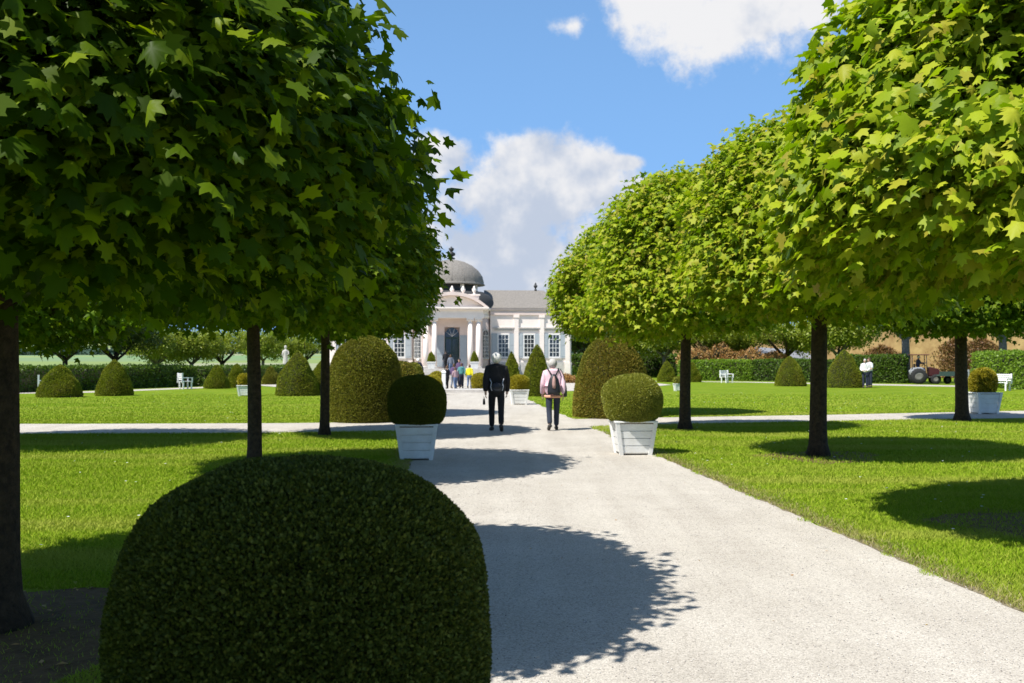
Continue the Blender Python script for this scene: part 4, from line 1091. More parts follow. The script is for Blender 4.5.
    for cx in (-1.9, -.95, 0, .95, 1.9):
        u = MB(); u.lathe([(.14, 7.283), (.1, 7.36), (.06, 7.42), (.17, 7.56), (.2, 7.72), (.1, 7.8), (.12, 7.86), (.03, 8.0)], cx, .1, 14); u.build('urn', PLASTER, root)
    # porch back wall with the door
    yb = -0.1
    m = MB(); m.box(-2.6, -.64, yb, yb + .5, GZ, 5.18); m.box(.64, 2.6, yb, yb + .5, GZ, 5.18); m.box(-.639, .639, yb, yb + .5, 4.45, 5.18); m.build('porch_wall', PINK, root)
    d = MB(); yd = yb + .3
    d.box(-.63, -.52, yd, yd + .08, GZ, 3.6); d.box(.52, .63, yd, yd + .08, GZ, 3.6); d.box(-.519, .519, yd, yd + .08, 3.45, 3.6); d.box(-.04, .04, yd, yd + .08, GZ, 3.449)
    for t in (-1, 1):
        d.box(t * .28 - .239, t * .28 + .239, yd + .005, yd + .075, GZ, GZ + .5); d.box(t * .28 - .239, t * .28 + .239, yd + .01, yd + .07, 2.2, 2.28)
    door = d.build('door', GREEN_PAINT, root)
    g = MB()
    for t in (-1, 1): g.box(t * .28 - .238, t * .28 + .238, yd + .03, yd + .05, GZ + .502, 3.448)
    g.build('pane', GLASS, door)
    l = MB(); l.prism([(-.63, 3.603), (.63, 3.603)] + [(.63 * math.cos(a), 3.63 + .8 * math.sin(a)) for a in np.linspace(0.03, PI - .03, 14)], yd + .02, yd + .05); fl = l.build('fanlight', GLASS, root)
    b = MB()
    for a in (.6, 1.2, 1.94, 2.54): b.tube([(0, yd + .01, 3.66), (.62 * math.cos(a), yd + .01, 3.64 + .76 * math.sin(a))], .018, 5)
    b.build('glazing_bars', WHITE_WOOD, fl)
    for t in (-1, 1):
        sh = MB(); cx = t * .98; sh.box(cx - .3, cx + .3, yb - .06, yb - .003, GZ + .1, 3.75)
        for z0_, z1_ in ((GZ + .2, GZ + 1.1), (GZ + 1.25, 3.6)): sh.box(cx - .23, cx + .23, yb - .075, yb - .061, z0_, z1_)
        sh.build('shutter', BLUEGREY, root)
    # arched windows set in the curved hall wall beside the porch
    for t in (-1, 1):
        ang = -PI / 2 + t * R_(52); px_, py_ = RX * math.cos(ang), yc + RY * math.sin(ang)
        nx, ny = math.cos(ang) / RX, math.sin(ang) / RY; rot = math.atan2(ny, nx) + PI / 2
        M = Matrix.Translation((px_, py_, 0)) @ Matrix.Rotation(rot, 4, 'Z')
        w = MB(); w.prism(arch_pts(-.52, .52, 1.75, 4.35), -.2, .1, M); fr = w.build('arched_window', STONE, root)
        p = MB(); p.prism(arch_pts(-.41, .41, 1.86, 4.24), -.215, -.203, M); p.build('pane', GLASS, fr)
        b = MB()
        for k in (-1, 0, 1): b.box(k * .2 - .014, k * .2 + .014, -.236, -.217, 1.87, 3.8 if k else 4.2, M)
        for k in range(1, 7): b.box(-.4, .4, -.242, -.2365, 1.86 + .32 * k - .012, 1.86 + .32 * k + .012, M)
        b.build('glazing_bars', WHITE_WOOD, fr)
    # steps up to the porch
    m = MB(); n = 6
    for i in range(n): m.box(-2.9, 2.9, yf - .302 - .34 * (i + 1), yf - .302 - .34 * i, 0.0, GZ - GZ * (i + 1) / (n + 1))
    m.build('steps', STONE, root)
    for t in (-1, 1):
        m = MB(); m.box(t * 1.75 - .42 if t < 0 else 1.33, t * 1.75 + .42 if t < 0 else 2.17, yf - 3.1, yf - 2.362, 0, 0.95); m.build('pedestal', STONE, root)
    return root


pav = pavilion()

# pots with cones on the pedestals by the steps
for i, (t, lab) in enumerate(((-1.75, 'white pot with a clipped cone left of the pavilion door'), (1.75, 'white pot with a clipped cone right of the pavilion door'))):
    w = Matrix.Translation((xat(452, 85), 85, 0)) @ Matrix.Rotation(0.078, 4, 'Z') @ Vector((t, -4.05, 0.95))
    p = thing('potted_cone', lab, 'potted cone', w, 0.078, 'potted cones by the pavilion door')
    m = MB(); m.frustum(0, 0, 0, .5, .26, .26, .34, .34); m.box(-.37, .37, -.37, .37, .502, .56); m.build('pot', WHITE_WOOD, p)
    c = link('foliage', clipped_mesh('foliage', 811 + i, cone_prof(.62, .85), 2500, .06, YEW_GREEN, rough=.02, lump=.02), p); c.location = (0, 0, .55)

# low stone kerb step across the path and its end post
m = MB(); cx = axis(50.4)
m.box(cx - 2.2, cx + 3.2, 50.1, 50.55, 0, .16); m.box(cx - 2.1, cx + 3.1, 50.551, 52, 0, .155)
o = m.build('kerb_step', STONE); tag(o, 'low pale stone step across the path before the forecourt', 'step')
m = MB(); px_ = xat(443.5, 52); m.box(px_ - .1, px_ + .1, 52.1, 52.3, 0, 1.0); m.frustum(px_, 52.2, 1.001, 1.12, .13, .13, .05, .05)
o = m.build('stone_post', WHITE_WOOD); tag(o, 'white post at the left end of the stone step', 'post')

# white statue column far on the left
st = thing('stone_statue', 'slender white stone figure on a pedestal beyond the left lawn', 'statue', (xat(285.5, 88), 88, 0), 0)
m = MB(); m.box(-.35, .35, -.35, .35, 0, .2); m.box(-.28, .28, -.28, .28, .201, 1.1); m.box(-.34, .34, -.34, .34, 1.101, 1.2); m.build('pedestal', STONE, st)
m = MB(); m.lathe([(.22, 1.2), (.24, 1.4), (.2, 1.9), (.17, 2.2), (.24, 2.42), (.2, 2.52), (.07, 2.58), (.06, 2.64), (.11, 2.7), (.12, 2.8), (.09, 2.9), (.02, 2.95)], 0, 0, 16, sy=.75); m.tube([(.2, 0, 2.45), (.3, -.06, 2.2), (.15, -.16, 2.1)], [.06, .055, .04], 8); m.tube([(-.2, 0, 2.45), (-.28, .02, 2.15), (-.22, -.08, 1.9)], [.06, .055, .04], 8)
m.build('figure', STONE, st)

# ------------------------------------------------------------------ wall and shed beyond the right hedge
m = MB(); a = Vector((xat(672, 106), 106)); b = Vector((xat(1130, 84), 84)); L = (b - a).length; ang = math.atan2(b.y - a.y, b.x - a.x)
M = Matrix.Translation((a.x, a.y, 0)) @ Matrix.Rotation(ang, 4, 'Z')
m.box(0, L, 0, .6, -.2, 4.6, M); bw = m.build('boundary_wall', OCHRE); tag(bw, 'long weathered ochre wall behind the right-hand hedges', 'wall')
m = MB()
m.prism([(-.05, 4.602), (.65, 4.602), (.3, 4.85)], 0, L, M @ Matrix(((0, 1, 0, 0), (1, 0, 0, 0), (0, 0, 1, 0), (0, 0, 0, 1)))); m.build('coping', SLATE, bw)
for i, (px, w, h, lab) in enumerate([(893, 2.6, 3.2, 'dry reddish creeper on the wall left of the tractor'), (951, 2.4, 3.7, 'dry reddish creeper on the wall above the trailer'), (971, 2.2, 3.9, 'dry reddish creeper on the wall right of the dark trunk')]):
    rg = np.random.default_rng(821 + i); n = 3200
    t = (xat(px, 92) - xat(672, 106)) / (xat(1130, 84) - xat(672, 106))
    u = rg.normal(0, .32, n) * w; v = rg.uniform(size=n) ** .8 * h * (1 - .35 * np.abs(u / w))
    P = np.stack([t * L + u, -np.abs(rg.normal(0.05, .16, n)), v], 1)
    V, T = scatter_leaves(P, norm(rg.normal(size=P.shape) + np.array([0, -1, 0])), norm(rg.normal(size=P.shape) + np.array([0, 0, -.6])), rg.uniform(.08, .2, n), QUAD)
    o = link('creeper', raw_mesh('creeper', V, T, [VINE])); o.location = (a.x, a.y, 0); o.rotation_euler = (0, 0, ang)
    tag(o, lab, 'creeper', 'creepers on the ochre wall')
sh = thing('garden_shed', 'low shed with sloping grey roof behind the forked tree', 'shed', (xat(786, 94), 94, 0), -.1)
MB().box(-2.3, 2.3, 0, 3, 0, 1.9).build('wall', OCHRE, sh)
m = MB(); m.add([(-2.6, -.4, 2.1), (2.6, -.4, 1.75), (2.6, 3.3, 2.55), (-2.6, 3.3, 2.95), (-2.6, -.4, 2.02), (2.6, -.4, 1.67), (2.6, 3.3, 2.47), (-2.6, 3.3, 2.87)], [(0, 1, 2, 3), (7, 6, 5, 4), (0, 4, 5, 1), (1, 5, 6, 2), (2, 6, 7, 3), (3, 7, 4, 0)])
m.build('roof', simple('pale_grey_sheet', (.22, .225, .24), .6), sh)


# ------------------------------------------------------------------ garden seats
def seat(label, px, py, rz, wide, name='garden_chair'):
    p = gp(px, py)
    t = thing(name, label, 'garden chair', p, rz, 'white garden chairs')
    w = wide / 2
    m = MB()
    for k in range(5): m.box(-w, w, -.25 + .1 * k, -.16 + .1 * k, .42, .45)
    m.build('seat', WHITE_METAL, t)
    m = MB()
    for k in range(4): m.box(-w, w, .27 + .022 * k, .295 + .022 * k, .52 + .1 * k, .59 + .1 * k)
    m.build('backrest', WHITE_METAL, t)
    for sx in (-1, 1):
        for y in (-.22, .24):
            MB().box(sx * (w - .03) - .035, sx * (w - .03) + .035, y - .035, y + .035, 0, .419).build('leg', WHITE_METAL, t)
        m = MB(); m.box(sx * (w + .035) - .03, sx * (w + .035) + .03, -.28, .3, .62, .66); m.box(sx * (w + .035) - .025, sx * (w + .035) + .025, -.27, -.21, .36, .619); m.box(sx * (w + .035) - .025, sx * (w + .035) + .025, .28, .36, .36, .92); m.build('armrest', WHITE_METAL, t)
    return t


s1 = seat('white garden chair on the side path before the left hedge', 186, 389, 2.2, .7)
for lab, px, py, rz, sx in (('white garden chair before the bright hedge on the right', 727, 382.8, -2.6 + PI, .95), ('white garden bench beside the far right planter', 1000.5, 390.5, -.9, 1.15), ('white garden seat mostly hidden by the leftmost clipped cone', 46, 393.6, 2.0, .6)):
    dup(s1, gp(px, py), rz, lab, (sx, 1, 1))


# ------------------------------------------------------------------ people
def skin_mesh(name, joints, edges, mat, sub=2, extra=None, post=None):
    """one continuous skinned surface grown along the joints"""
    names = list(joints)
    me = bpy.data.meshes.new(name + '_skeleton')
    me.from_pydata([joints[n][0] for n in names], [(names.index(a), names.index(b)) for a, b in edges], [])
    o = bpy.data.objects.new(name, me); COL.objects.link(o)
    o.modifiers.new('skin', 'SKIN').use_smooth_shade = True
    if not me.skin_vertices:
        bm = bmesh.new(); bm.from_mesh(me); bm.verts.layers.skin.verify(); bm.to_mesh(me); bm.free()
    for i, n in enumerate(names):
        r = joints[n][1]
        me.skin_vertices[0].data[i].radius = r if isinstance(r, tuple) else (r, r)
        me.skin_vertices[0].data[i].use_root = (i == 0)
    s = o.modifiers.new('subdivision', 'SUBSURF'); s.levels = sub; s.render_levels = sub
    dg = bpy.context.evaluated_depsgraph_get()
    res = bpy.data.meshes.new_from_object(o.evaluated_get(dg))
    bpy.data.objects.remove(o); bpy.data.meshes.remove(me)
    res.name = name
    if extra:
        bm = bmesh.new(); bm.from_mesh(res)
        t = extra.mesh('x', mat); bm.from_mesh(t); bpy.data.meshes.remove(t)
        bm.to_mesh(res); bm.free()
    res.materials.clear(); res.materials.append(mat)
    res.polygons.foreach_set('use_smooth', [True] * len(res.polygons))
    return res


SKIN = simple('skin', (0.52, 0.32, 0.23), 0.55, var=.08)


def cloth(name, col, var=.18): return simple(name, col, 0.85, var=var, scale=7, bump=.35, bscale=9)


def person(label, loc, rz, h, top, legs, hair, hair_style='short', stride=.35, arms='swing', group='visitors in the garden', long_coat=0.0, shoes=None, sleeves='long', lean=0.03, sub=2, sit=False, bulk=1.0):
    """a figure facing local +Y"""
    k = h / 1.75
    t = thing('person', label, 'person', loc, rz, group)
    V = lambda x, y, z: Vector((x, y, z)) * k
    s = stride
    ln = lean
    J = {}
    J['pelvis'] = V(0, 0, .93)
    J['waist'] = V(0, ln * .4, 1.08); J['chest'] = V(0, ln * .9, 1.27); J['upper'] = V(0, ln, 1.41); J['neck'] = V(0, ln * 1.1, 1.50); J['head'] = V(0, ln * 1.4 + .02, 1.62)
    for q, sg in (('l', -1), ('r', 1)):
        f = sg * s          # right leg ahead when stride is positive
        J['hip' + q] = V(sg * .10, 0, .88)
        if sit:
            J['knee' + q] = V(sg * .14, .42, .82); J['ankle' + q] = V(sg * .14, .5, .42); J['toe' + q] = V(sg * .15, .66, .37)
        else:
            lift = .055 if f < 0 else 0.0
            J['knee' + q] = V(sg * .10, f * .34 + (.05 if s else .01), .49)
            J['ankle' + q] = V(sg * .095, f * .62 - (.03 if f < 0 else 0), .085 + lift * 1.2)
            J['toe' + q] = V(sg * .11, f * .62 + .15 - (.03 if f < 0 else 0), .035 + (0 if f >= 0 else .01))
        J['sho' + q] = V(sg * .185, ln, 1.415)
        fa = -f * .55
        if arms == 'swing':
            J['elb' + q] = V(sg * .245, fa * .45 - .03, 1.13); J['wri' + q] = V(sg * .25, fa + .04, .89); J['palm' + q] = V(sg * .245, fa + .065, .82)
        elif arms == 'front':
            J['elb' + q] = V(sg * .25, .04, 1.13); J['wri' + q] = V(sg * .13, .22, 1.04); J['palm' + q] = V(sg * .06, .27, 1.05)
        elif arms == 'reach':
            J['elb' + q] = V(sg * .24, .18, 1.2); J['wri' + q] = V(sg * .19, .42, 1.22); J['palm' + q] = V(sg * .17, .49, 1.23)
    body = {n: (tuple(J[n]), r * k) for n, r in (('pelvis', .10), ('waist', .10), ('chest', .115), ('upper', .10), ('neck', .052), ('head', .06))}
    for q in 'lr':
        for n, r in (('sho', .05), ('elb', .037), ('wri', .026), ('palm', .030), ('hip', .075), ('knee', .05), ('ankle', .036), ('toe', .03)): body[n + q] = (tuple(J[n + q]), r * k)
    E = [('pelvis', 'waist'), ('waist', 'chest'), ('chest', 'upper'), ('upper', 'neck'), ('neck', 'head')]
    for q in 'lr': E += [('upper', 'sho' + q), ('sho' + q, 'elb' + q), ('elb' + q, 'wri' + q), ('wri' + q, 'palm' + q), ('pelvis', 'hip' + q), ('hip' + q, 'knee' + q), ('knee' + q, 'ankle' + q), ('ankle' + q, 'toe' + q)]
    # head with nose and ears, five fingers on each hand: joined into the body mesh
    hc = J['head'] + Vector((0, .01, .02)) * k
    x = MB(); x.ball(hc, (.074 * k, .092 * k, .115 * k), 18, 14)
    x.tube([hc + V(0, .086, .02), hc + V(0, .108, -.018), hc + V(0, .09, -.03)], [.009 * k, .014 * k, .008 * k], 7)
    x.ball(hc + V(0, .082, -.052), (.026 * k, .012 * k, .008 * k), 8, 6); x.ball(hc + V(0, .07, -.09), (.03 * k, .024 * k, .022 * k), 8, 6)
    for sg in (-1, 1):
        x.ball(hc + V(sg * .076, -.005, -.005), (.010 * k, .022 * k, .032 * k), 8, 6); x.ball(hc + V(sg * .03, .078, .018), (.013 * k, .014 * k, .009 * k), 8, 6)
    for q, sg in (('l', -1), ('r', 1)):
        p, w = J['palm' + q], J['wri' + q]; d = (p - w).normalized(); side = Vector((0, 1, 0)) - d * d.y
        side = side.normalized() if side.length > .1 else Vector((1, 0, 0)); inn = d.cross(side) * sg
        for i, (o_, l_) in enumerate(((-.026, .062), (-.009, .074), (.009, .08), (.026, .07))):
            b0 = p + d * .012 * k + side * o_ * k
            x.tube([b0, b0 + d * l_ * .5 * k, b0 + (d * .85 + inn * -.3) * l_ * .95 * k], [.0095 * k, .0085 * k, .006 * k], 6)
        b0 = p - d * .02 * k + side * .028 * k
        x.tube([b0, b0 + (d * .6 + side * .7) * .035 * k, b0 + (d * .95 + side * .55) * .06 * k], [.012 * k, .010 * k, .007 * k], 6)
    link('body', skin_mesh('body', body, E, SKIN, sub, x), t)
    # trousers
    tr = {'pelvis': (tuple(J['pelvis']), (.155 * k, .125 * k)), 'waist': (tuple(J['waist']), (.145 * k, .115 * k))}
    for q in 'lr':
        tr['hip' + q] = (tuple(J['hip' + q]), .102 * k); tr['knee' + q] = (tuple(J['knee' + q]), .075 * k)
        a = J['ankle' + q]; tr['ankle' + q] = (tuple(a + (J['knee' + q] - a) * .02), .066 * k)
    link('trousers', skin_mesh('trousers', tr, [('pelvis', 'waist')] + [e for q in 'lr' for e in (('pelvis', 'hip' + q), ('hip' + q, 'knee' + q), ('knee' + q, 'ankle' + q))], legs, sub), t)
    # jacket or shirt
    hem = J['pelvis'] + Vector((0, -.005, .0 - long_coat)) * k
    ja = {'chest': (tuple(J['chest']), (.205 * k * bulk, .15 * k * bulk)), 'waist': (tuple(J['waist']), (.195 * k * bulk, .15 * k * bulk)), 'hem': (tuple(hem), (.20 * k * bulk, .155 * k * bulk)), 'upper': (tuple(J['upper'] - Vector((0, 0, .01)) * k), (.155 * k * bulk, .12 * k * bulk)), 'collar': (tuple(J['neck'] + Vector((0, .0, .03)) * k), .076 * k)}
    je = [('chest', 'waist'), ('waist', 'hem'), ('chest', 'upper'), ('upper', 'collar')]
    for q in 'lr':
        sl = J['sho' + q] + (J['elb' + q] - J['sho' + q]) * .03
        ja['sho' + q] = (tuple(sl), .086 * k * bulk); ja['elb' + q] = (tuple(J['elb' + q]), .070 * k * bulk); je += [('upper', 'sho' + q), ('sho' + q, 'elb' + q)]
        if sleeves == 'long': ja['wri' + q] = (tuple(J['wri' + q]), .054 * k * bulk); je += [('elb' + q, 'wri' + q)]
    link('jacket', skin_mesh('jacket', ja, je, top, sub), t)
    # hair: a cap over the skull, longer at the back for long hair
    hm = MB(); n, m_ = 20, 14; vs = []; fs = []
    for j in range(m_ + 1):
        th = PI * .64 * j / m_
        for i in range(n):
            a = 2 * PI * i / n
            cut = 1.0 if math.sin(a) < .35 else (.62 if math.sin(a) > .6 else .8)
            tt = th * cut; wob = 1 + .035 * math.sin(5 * a + 3 * j) + .02 * math.sin(11 * a)
            vs.append(hc + Vector((.086 * math.sin(tt) * math.cos(a) * wob, .104 * math.sin(tt) * math.sin(a) * wob - .012, .126 * math.cos(tt) * wob + .003)) * k)
    for j in range(m_):
        for i in range(n): fs.append((j * n + i, (j + 1) * n + i, (j + 1) * n + (i + 1) % n, j * n + (i + 1) % n))
    hm.add(vs, fs, True)
    if hair_style == 'long': hm.ball(hc + V(0, -.06, -.1), (.08 * k, .05 * k, .15 * k), 14, 10)
    if hair_style == 'full': hm.ball(hc + V(0, -.025, .01), (.112 * k, .112 * k, .125 * k), 14, 10)
    link('hair', hm.mesh('hair', hair), t)
    for q in 'lr':
        a, b = J['ankle' + q], J['toe' + q]
        sm = MB(); d = (b - a); d.z = 0; d.normalize()
        sm.tube([a - d * .055 * k - V(0, 0, .03), a - d * .02 * k - V(0, 0, .02), a + d * .06 * k - V(0, 0, .035), b + d * .01 * k, b + d * .055 * k], [.032 * k, .052 * k, .046 * k, .043 * k, .022 * k], 10)
        link('shoe', sm.mesh('shoe', shoes or DARK_SHOE), t)
    return t


DARK_SHOE = simple('dark_shoe_leather', (.03, .028, .026), .6)
WHITE_HAIR = simple('white_hair', (.80, .77, .72), .8, var=.15, scale=40, bump=.5)
GREY_HAIR = simple('grey_hair', (.46, .44, .41), .8, var=.25, scale=40, bump=.5)
BROWN_HAIR = simple('brown_hair', (.10, .055, .03), .8, var=.25, scale=40, bump=.5)
BLACK_HAIR = simple('black_hair', (.02, .017, .015), .7, var=.25, scale=40, bump=.5)
BLACK = cloth('black_cloth', (.012, .012, .015)); DKBLUE = cloth('dark_blue_denim', (.022, .03, .05)); PINKC = cloth('pink_jacket_cloth', (.72, .50, .56), .1)
WHITEC = cloth('white_cloth', (.72, .71, .69), .06); TEAL = cloth('teal_cloth', (.08, .24, .24)); YELLOW = cloth('yellow_cloth', (.75, .66, .02), .06)
PURPLE = cloth('purple_cloth', (.10, .06, .13)); GREYB = cloth('grey_blue_cloth', (.16, .18, .22)); BLUEJ = cloth('mid_blue_denim', (.10, .15, .26)); ROSE = cloth('rose_cloth', (.36, .24, .26)); NAVY = cloth('navy_cloth', (.02, .025, .05))
PEACH = cloth('peach_hem_cloth', (.70, .36, .24), .08)

pm = gp(496.5, 431.5)
man = person('white haired walker in black jacket and black trousers seen from behind', pm, .06, 1.80, BLACK, BLACK, WHITE_HAIR, 'full', -.34, 'swing', long_coat=.19, bulk=1.13)
pw = gp(553, 430.5)
woman = person('grey haired walker in pale pink jacket and dark jeans, seen from behind', pw, .04, 1.66, PINKC, DKBLUE, GREY_HAIR, 'full', .30, 'swing', long_coat=.12, lean=.07, bulk=1.10)

# bags the two walkers wear
b = thing('waist_bag', 'dark bag with pale straps worn at the back of the black jacket', 'bag', pm + Vector((0, 0, 1.02)), .06, None)
m = MB(); m.ball((0, -.255, 0), (.15, .085, .11), 16, 10); m.build('pouch', simple('black_nylon', (.02, .021, .026), .5), b)
m = MB(); m.ball((0, -.315, -.02), (.09, .02, .055), 12, 8); m.build('front_pocket', simple('grey_nylon', (.06, .065, .08), .5), b)
for sx in (-1, 1):
    m = MB(); m.tube([(sx * .12, -.29, -.07), (sx * .145, -.285, .02), (sx * .125, -.25, .11), (sx * .16, -.16, .2)], .012, 6); m.build('strap', simple('pale_grey_strap', (.42, .44, .48), .6), b)
b = thing('backpack', 'small black backpack with a pinkish panel on the pink jacket', 'backpack', pw + Vector((0, 0, 1.0)), .04, None)
m = MB(); m.lathe([(.02, -.16), (.9, -.15), (1, -.08), (.95, .06), (.72, .2), (.42, .29), (.1, .33)], 0, -.235, 20, sx=.15, sy=.09); m.build('bag', simple('black_nylon', (.02, .021, .026), .5), b)
m = MB(); m.lathe([(.02, -.02), (.9, .0), (1, .08), (.8, .2), (.3, .27), (.05, .28)], 0, -.29, 16, sx=.05, sy=.055); m.build('front_panel', simple('dusty_pink_nylon', (.42, .25, .22), .7), b)
for sx in (-1, 1):
    m = MB(); m.tube([(sx * .05, -.2, .3), (sx * .11, -.12, .41), (sx * .13, .04, .45), (sx * .14, .13, .33)], .018, 6); m.build('strap', simple('black_nylon', (.02, .021, .026), .5), b)
m = MB(); m.lathe([(.20, -.03), (.21, -.02), (.212, .015), (.20, .03)], 0, .0, 24, sy=.79); o = m.build('jacket_hem', PEACH, woman); o.location = (0, .0, .80)
b = thing('shoulder_bag', 'dark green shoulder bag hanging at the right side of the pink jacket', 'bag', pw + Vector((.27, -.02, .92)), .04, None)
m = MB(); m.lathe([(.3, -.13), (1, -.12), (1.05, -.02), (.8, .12), (.3, .2)], 0, 0, 16, sx=.055, sy=.13); m.build('pouch', simple('dark_green_canvas', (.03, .038, .026), .8), b)
m = MB(); m.tube([(0, -.06, .15), (-.03, -.05, .38), (-.1, .02, .52), (-.03, .09, .36), (0, .07, .15)], .011, 6); m.build('strap', simple('dark_green_canvas', (.03, .038, .026), .8), b)
b = thing('hand_bag', 'small dark pouch hanging from the left hand of the black clad walker', 'bag', pm + Vector((-.285, -.05, .62)), .06, None)
m = MB(); m.lathe([(.3, 0), (1, .01), (1.05, .07), (.7, .14), (.2, .15)], 0, 0, 14, sx=.028, sy=.05); m.build('pouch', BLACK, b)
m = MB(); m.tube([(0, -.03, .13), (0, -.02, .19), (0, .02, .19), (0, .03, .13)], .007, 6); m.build('strap', DARK_SHOE, b)

GV = 'visitors by the forecourt'
person('stander in a white jacket and dark trousers on the right lawn edge', gp(865, 388), 2.7, 1.70, WHITEC, NAVY, GREY_HAIR, 'short', .0, 'front', 'pair of visitors at the right lawn')
person('stander in white shirt and blue jeans half behind the white jacket', gp(872, 387.6) + Vector((0, .35, 0)), 1.9, 1.76, WHITEC, DKBLUE, BROWN_HAIR, 'short', .0, 'front', 'pair of visitors at the right lawn', sleeves='short')
wd = Matrix.Translation((xat(452, 85), 85, 0)) @ Matrix.Rotation(0.078, 4, 'Z')
for lab, px, D, z, h, rz, tp, lg, hr, hs, stv, am in [
        ('brown haired visitor in grey blue on the pavilion steps below the door', 450, 0, 0, 1.68, .4, GREYB, BLUEJ, BROWN_HAIR, 'long', .2, 'swing'),
        ('dark clad visitor left of the door at the top of the steps', 446.5, -1, 0, 1.6, .2, BLACK, BLACK, BLACK_HAIR, 'short', .15, 'swing'),
        ('child in purple at the left of the group by the steps', 453.5, 57, 0, 1.42, -.5, PURPLE, GREYB, BROWN_HAIR, 'long', .2, 'swing'),
        ('child in a rose top in front of the purple one', 455.5, 54.5, 0, 1.22, .5, ROSE, BLUEJ, BROWN_HAIR, 'short', .15, 'front'),
        ('visitor in teal jacket in the middle of the group', 461.5, 57.5, 0, 1.45, .1, TEAL, NAVY, BROWN_HAIR, 'short', .2, 'swing'),
        ('taller dark haired visitor behind the teal jacket', 460, 61, 0, 1.72, 2.6, PURPLE, BLACK, BLACK_HAIR, 'short', .0, 'front'),
        ('child in bright yellow jacket and jeans by the forecourt', 469.5, 57, 0, 1.36, -.2, YELLOW, BLUEJ, BROWN_HAIR, 'short', .2, 'swing'),
        ('dark clad visitor at the left edge of the group beside the white post', 447.5, 56, 0, 1.3, .9, BLACK, BLACK, BROWN_HAIR, 'short', .1, 'front'),
        ('white haired visitor in dark coat behind the shaded planter bush', 418.5, 60, 0, 1.74, .6, NAVY, BLACK, WHITE_HAIR, 'short', .2, 'swing')]:
    if D == 0: loc = wd @ Vector((-.15, -2.8, .40))
    elif D == -1: loc = wd @ Vector((-.55, -1.8, .815))
    else: loc = Vector((xat(px, D), D, z + .012))
    person(lab, loc, rz, h, tp, lg, hr, hs, stv, am, GV, sub=1)


# ------------------------------------------------------------------ tractor and flat trailer at the right
RED = simple('red_tractor_paint', (.06, .013, .012), .4, var=.15); TYRE = simple('tyre_rubber', (.02, .02, .02), .9, bump=.5, bscale=30)
STEEL = simple('worn_grey_steel', (.36, .37, .38), .5, var=.2); FRAME_BLK = simple('black_frame_paint', (.03, .022, .02), .5); RIM = simple('pale_rim_paint', (.16, .15, .13), .5)


def wheel(parent, x, y, r, w, name='wheel'):
    m = MB(); Mx = Matrix.Translation((x, y, r)) @ Matrix.Rotation(PI / 2, 4, 'X')
    m.lathe([(r * .55, -w / 2), (r * .93, -w / 2), (r, -w * .3), (r, w * .3), (r * .93, w / 2), (r * .55, w / 2), (r * .54, 0), (r * .55, -w / 2)], 0, 0, 26, M=Mx, cap=False)
    for i in range(18):
        a = 2 * PI * i / 18; m.box(r * .97, r * 1.035, -.03, .03, -w * .42, w * .42, Mx @ Matrix.Rotation(a, 4, 'Z'))
    o = m.build(name, TYRE, parent)
    m = MB(); m.lathe([(.02, -w * .3), (r * .3, -w * .34), (r * .55, -w * .42), (r * .55, w * .42), (r * .3, w * .34), (.02, w * .3)], 0, 0, 20, M=Mx); m.build('rim', RIM, o)


TD = 69.0
tr = thing('tractor', 'small dark red open tractor with roll bar roof and grey rear fenders', 'tractor', (xat(924.5, TD), TD, 0), PI - .25); tr.scale = (.92, .92, .92)
m = MB(); m.prism([(-1.0, .6), (-.2, .6), (-.2, 1.22), (-.35, 1.28), (-.92, 1.12), (-1.02, 1.0)], -.33, .33); m.build('hood', RED, tr, .02)
m = MB(); m.box(-.95, .75, -.22, .22, .42, .618); m.box(-.19, .8, -.36, .36, .5, .66); m.build('chassis', FRAME_BLK, tr)
for sy in (-1, 1):
    m = MB(); m.prism([(.05, .68), (.98, .68), (1.05, .95), (.85, 1.22), (.3, 1.26), (.05, 1.0)], sy * .36 if sy > 0 else -.66, sy * .66 if sy > 0 else -.36); m.build('fender', STEEL, tr, .02)
    wheel(tr, .5, sy * .66, .58, .32); wheel(tr, -.7, sy * .55, .36, .22)
m = MB(); m.box(.3, .72, -.24, .24, .95, 1.08); m.box(.68, .78, -.23, .23, 1.081, 1.5); m.build('seat', FRAME_BLK, tr, .02)
m = MB()
for sy in (-1, 1):
    m.tube([(.95, sy * .55, .9), (.95, sy * .55, 2.15)], .035, 8); m.tube([(-.1, sy * .5, .9), (-.05, sy * .52, 2.15)], .03, 8)
m.build('roll_bar', FRAME_BLK, tr)
m = MB(); m.box(-.25, 1.1, -.65, .65, 2.15, 2.22); m.build('roof', simple('dark_red_roof', (.10, .03, .025), .5), tr, .02)
m = MB(); m.tube([(-.2, 0, 1.3), (.1, 0, 1.46)], .02, 8); Mw = Matrix.Translation((.1, 0, 1.46)) @ Matrix.Rotation(.9, 4, 'Y'); m.lathe([(.17, -.012), (.19, 0), (.17, .012)], 0, 0, 20, M=Mw); m.build('steering_wheel', FRAME_BLK, tr)
for sy in (-1, 1):
    m = MB(); m.ball((-1.01, sy * .2, .95), (.03, .07, .07), 10, 6); m.build('headlight', WHITE_METAL, tr)
dl = Matrix.Translation((xat(924.5, TD), TD, 0)) @ Matrix.Rotation(PI - .25, 4, 'Z') @ Vector((.45, 0, .22))
person('driver in dark blue with a pale cap sitting on the tractor', dl, PI * 1.5 - .25, 1.75, NAVY, NAVY, simple('pale_cap', (.6, .58, .52), .8), 'short', 0, 'reach', None, sit=True, sub=1)
tl = thing('flat_trailer', 'low dark green flat trailer with grey tailboard right of the tractor', 'trailer', (xat(946.5, TD), TD - .4, 0), .12)
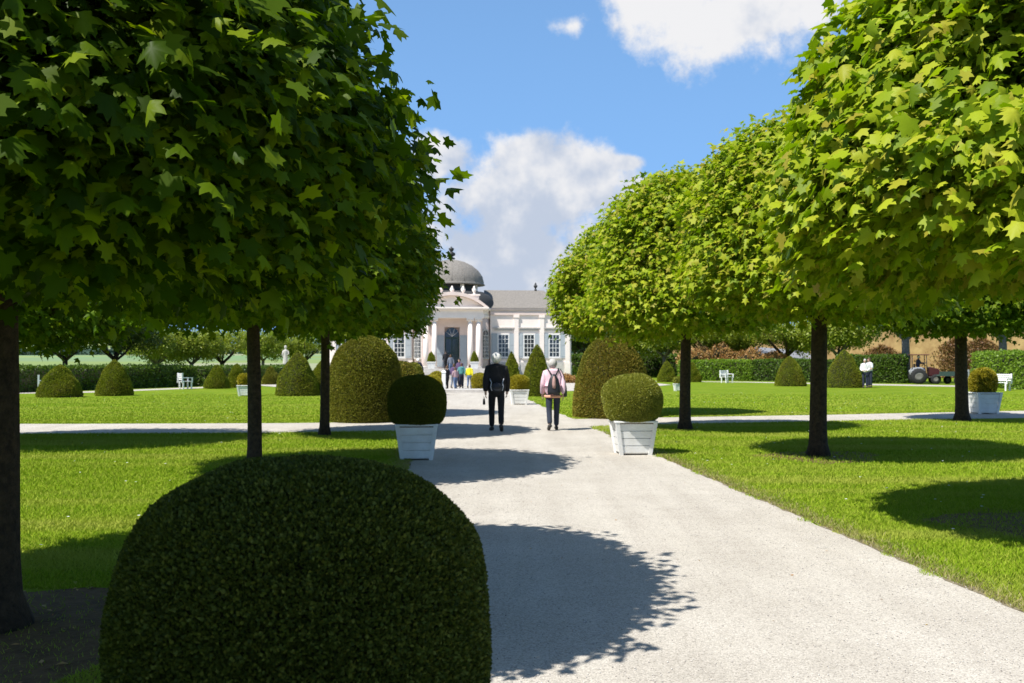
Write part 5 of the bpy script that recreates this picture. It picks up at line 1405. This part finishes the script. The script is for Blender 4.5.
m = MB(); m.box(-1.05, 1.05, -.6, .6, .55, .66); m.box(-1.05, 1.05, -.6, -.56, .661, .85); m.box(-1.05, 1.05, .56, .6, .661, .85); m.build('bed', simple('dull_green_paint', (.05, .085, .07), .6), tl)
m = MB(); m.box(1.02, 1.1, -.62, .62, .2, 1.0); m.build('tailboard', STEEL, tl)
m = MB(); m.tube([(-1.05, 0, .5), (-1.5, 0, .45)], .05, 8); m.build('drawbar', FRAME_BLK, tl)
for sy in (-1, 1): wheel(tl, .25, sy * .66, .27, .18)

# loose stones on the path
rg = np.random.default_rng(56); n = 9000
D = 4 + rg.uniform(size=n) ** 1.6 * 16; sd_ = rg.uniform(-1, 1, n); X = axis(D) + np.sign(sd_) * np.abs(sd_) ** .6 * 2.2
octv = np.array([(1, 0, 0), (0, 1, 0), (-1, 0, 0), (0, -1, 0), (0, 0, .75), (0, 0, -.75)], float); octf = np.array([(0, 1, 4), (1, 2, 4), (2, 3, 4), (3, 0, 4), (1, 0, 5), (2, 1, 5), (3, 2, 5), (0, 3, 5)])
sz = rg.uniform(.003, .0065, n); an = rg.uniform(0, 6.28, n); q = octv[None] * (sz[:, None, None] * rg.uniform(.7, 1.3, (n, 1, 3)))
V = np.stack([q[..., 0] * np.cos(an)[:, None] - q[..., 1] * np.sin(an)[:, None] + X[:, None], q[..., 0] * np.sin(an)[:, None] + q[..., 1] * np.cos(an)[:, None] + D[:, None], q[..., 2] + .011], -1).reshape(-1, 3)
T = (octf[None] + (np.arange(n) * 6)[:, None, None]).reshape(-1, 3)
o = link('pebbles', raw_mesh('pebbles', V, T, [leafy('pebble', [(.34, .31, .28), (.48, .45, .40), (.62, .59, .54)], trans=0, rough=.9, spec=.2)])); o['kind'] = 'stuff'

# small things on the ground: a few fallen twigs and dry leaves on the gravel
rg = np.random.default_rng(55); n = 45
D = 4.5 + rg.uniform(size=n) ** 1.3 * 17; X = axis(D) + rg.uniform(-2.1, 2.1, n)
P = np.stack([X, D, np.full(n, .016)], 1)
V, T = scatter_leaves(P, norm(rg.normal(0, .25, (n, 3)) + np.array([0, 0, 1])), norm(rg.normal(size=(n, 3)) * np.array([1, 1, .1])), rg.uniform(.015, .035, n), QUAD)
n = 110; a_ = rg.uniform(0, 6.28, n); r_ = 1.7 * np.sqrt(rg.uniform(size=n)); X2 = -3.25 + r_ * np.cos(a_); D2 = 5.9 + r_ * np.sin(a_); ok = X2 < axis(D2) - 2.3
P2 = np.stack([X2, D2, np.full(n, .014)], 1)[ok]; k2 = len(P2)
V2, T2 = scatter_leaves(P2, norm(rg.normal(0, .3, (k2, 3)) + np.array([0, 0, 1])), norm(rg.normal(size=(k2, 3)) * np.array([1, 1, .1])), rg.uniform(.02, .07, k2), SLIM)
T = np.concatenate([T, T2 + len(V)]); V = np.concatenate([V, V2])
o = link('fallen_leaves', raw_mesh('fallen_leaves', V, T, [RUST])); o['kind'] = 'stuff'
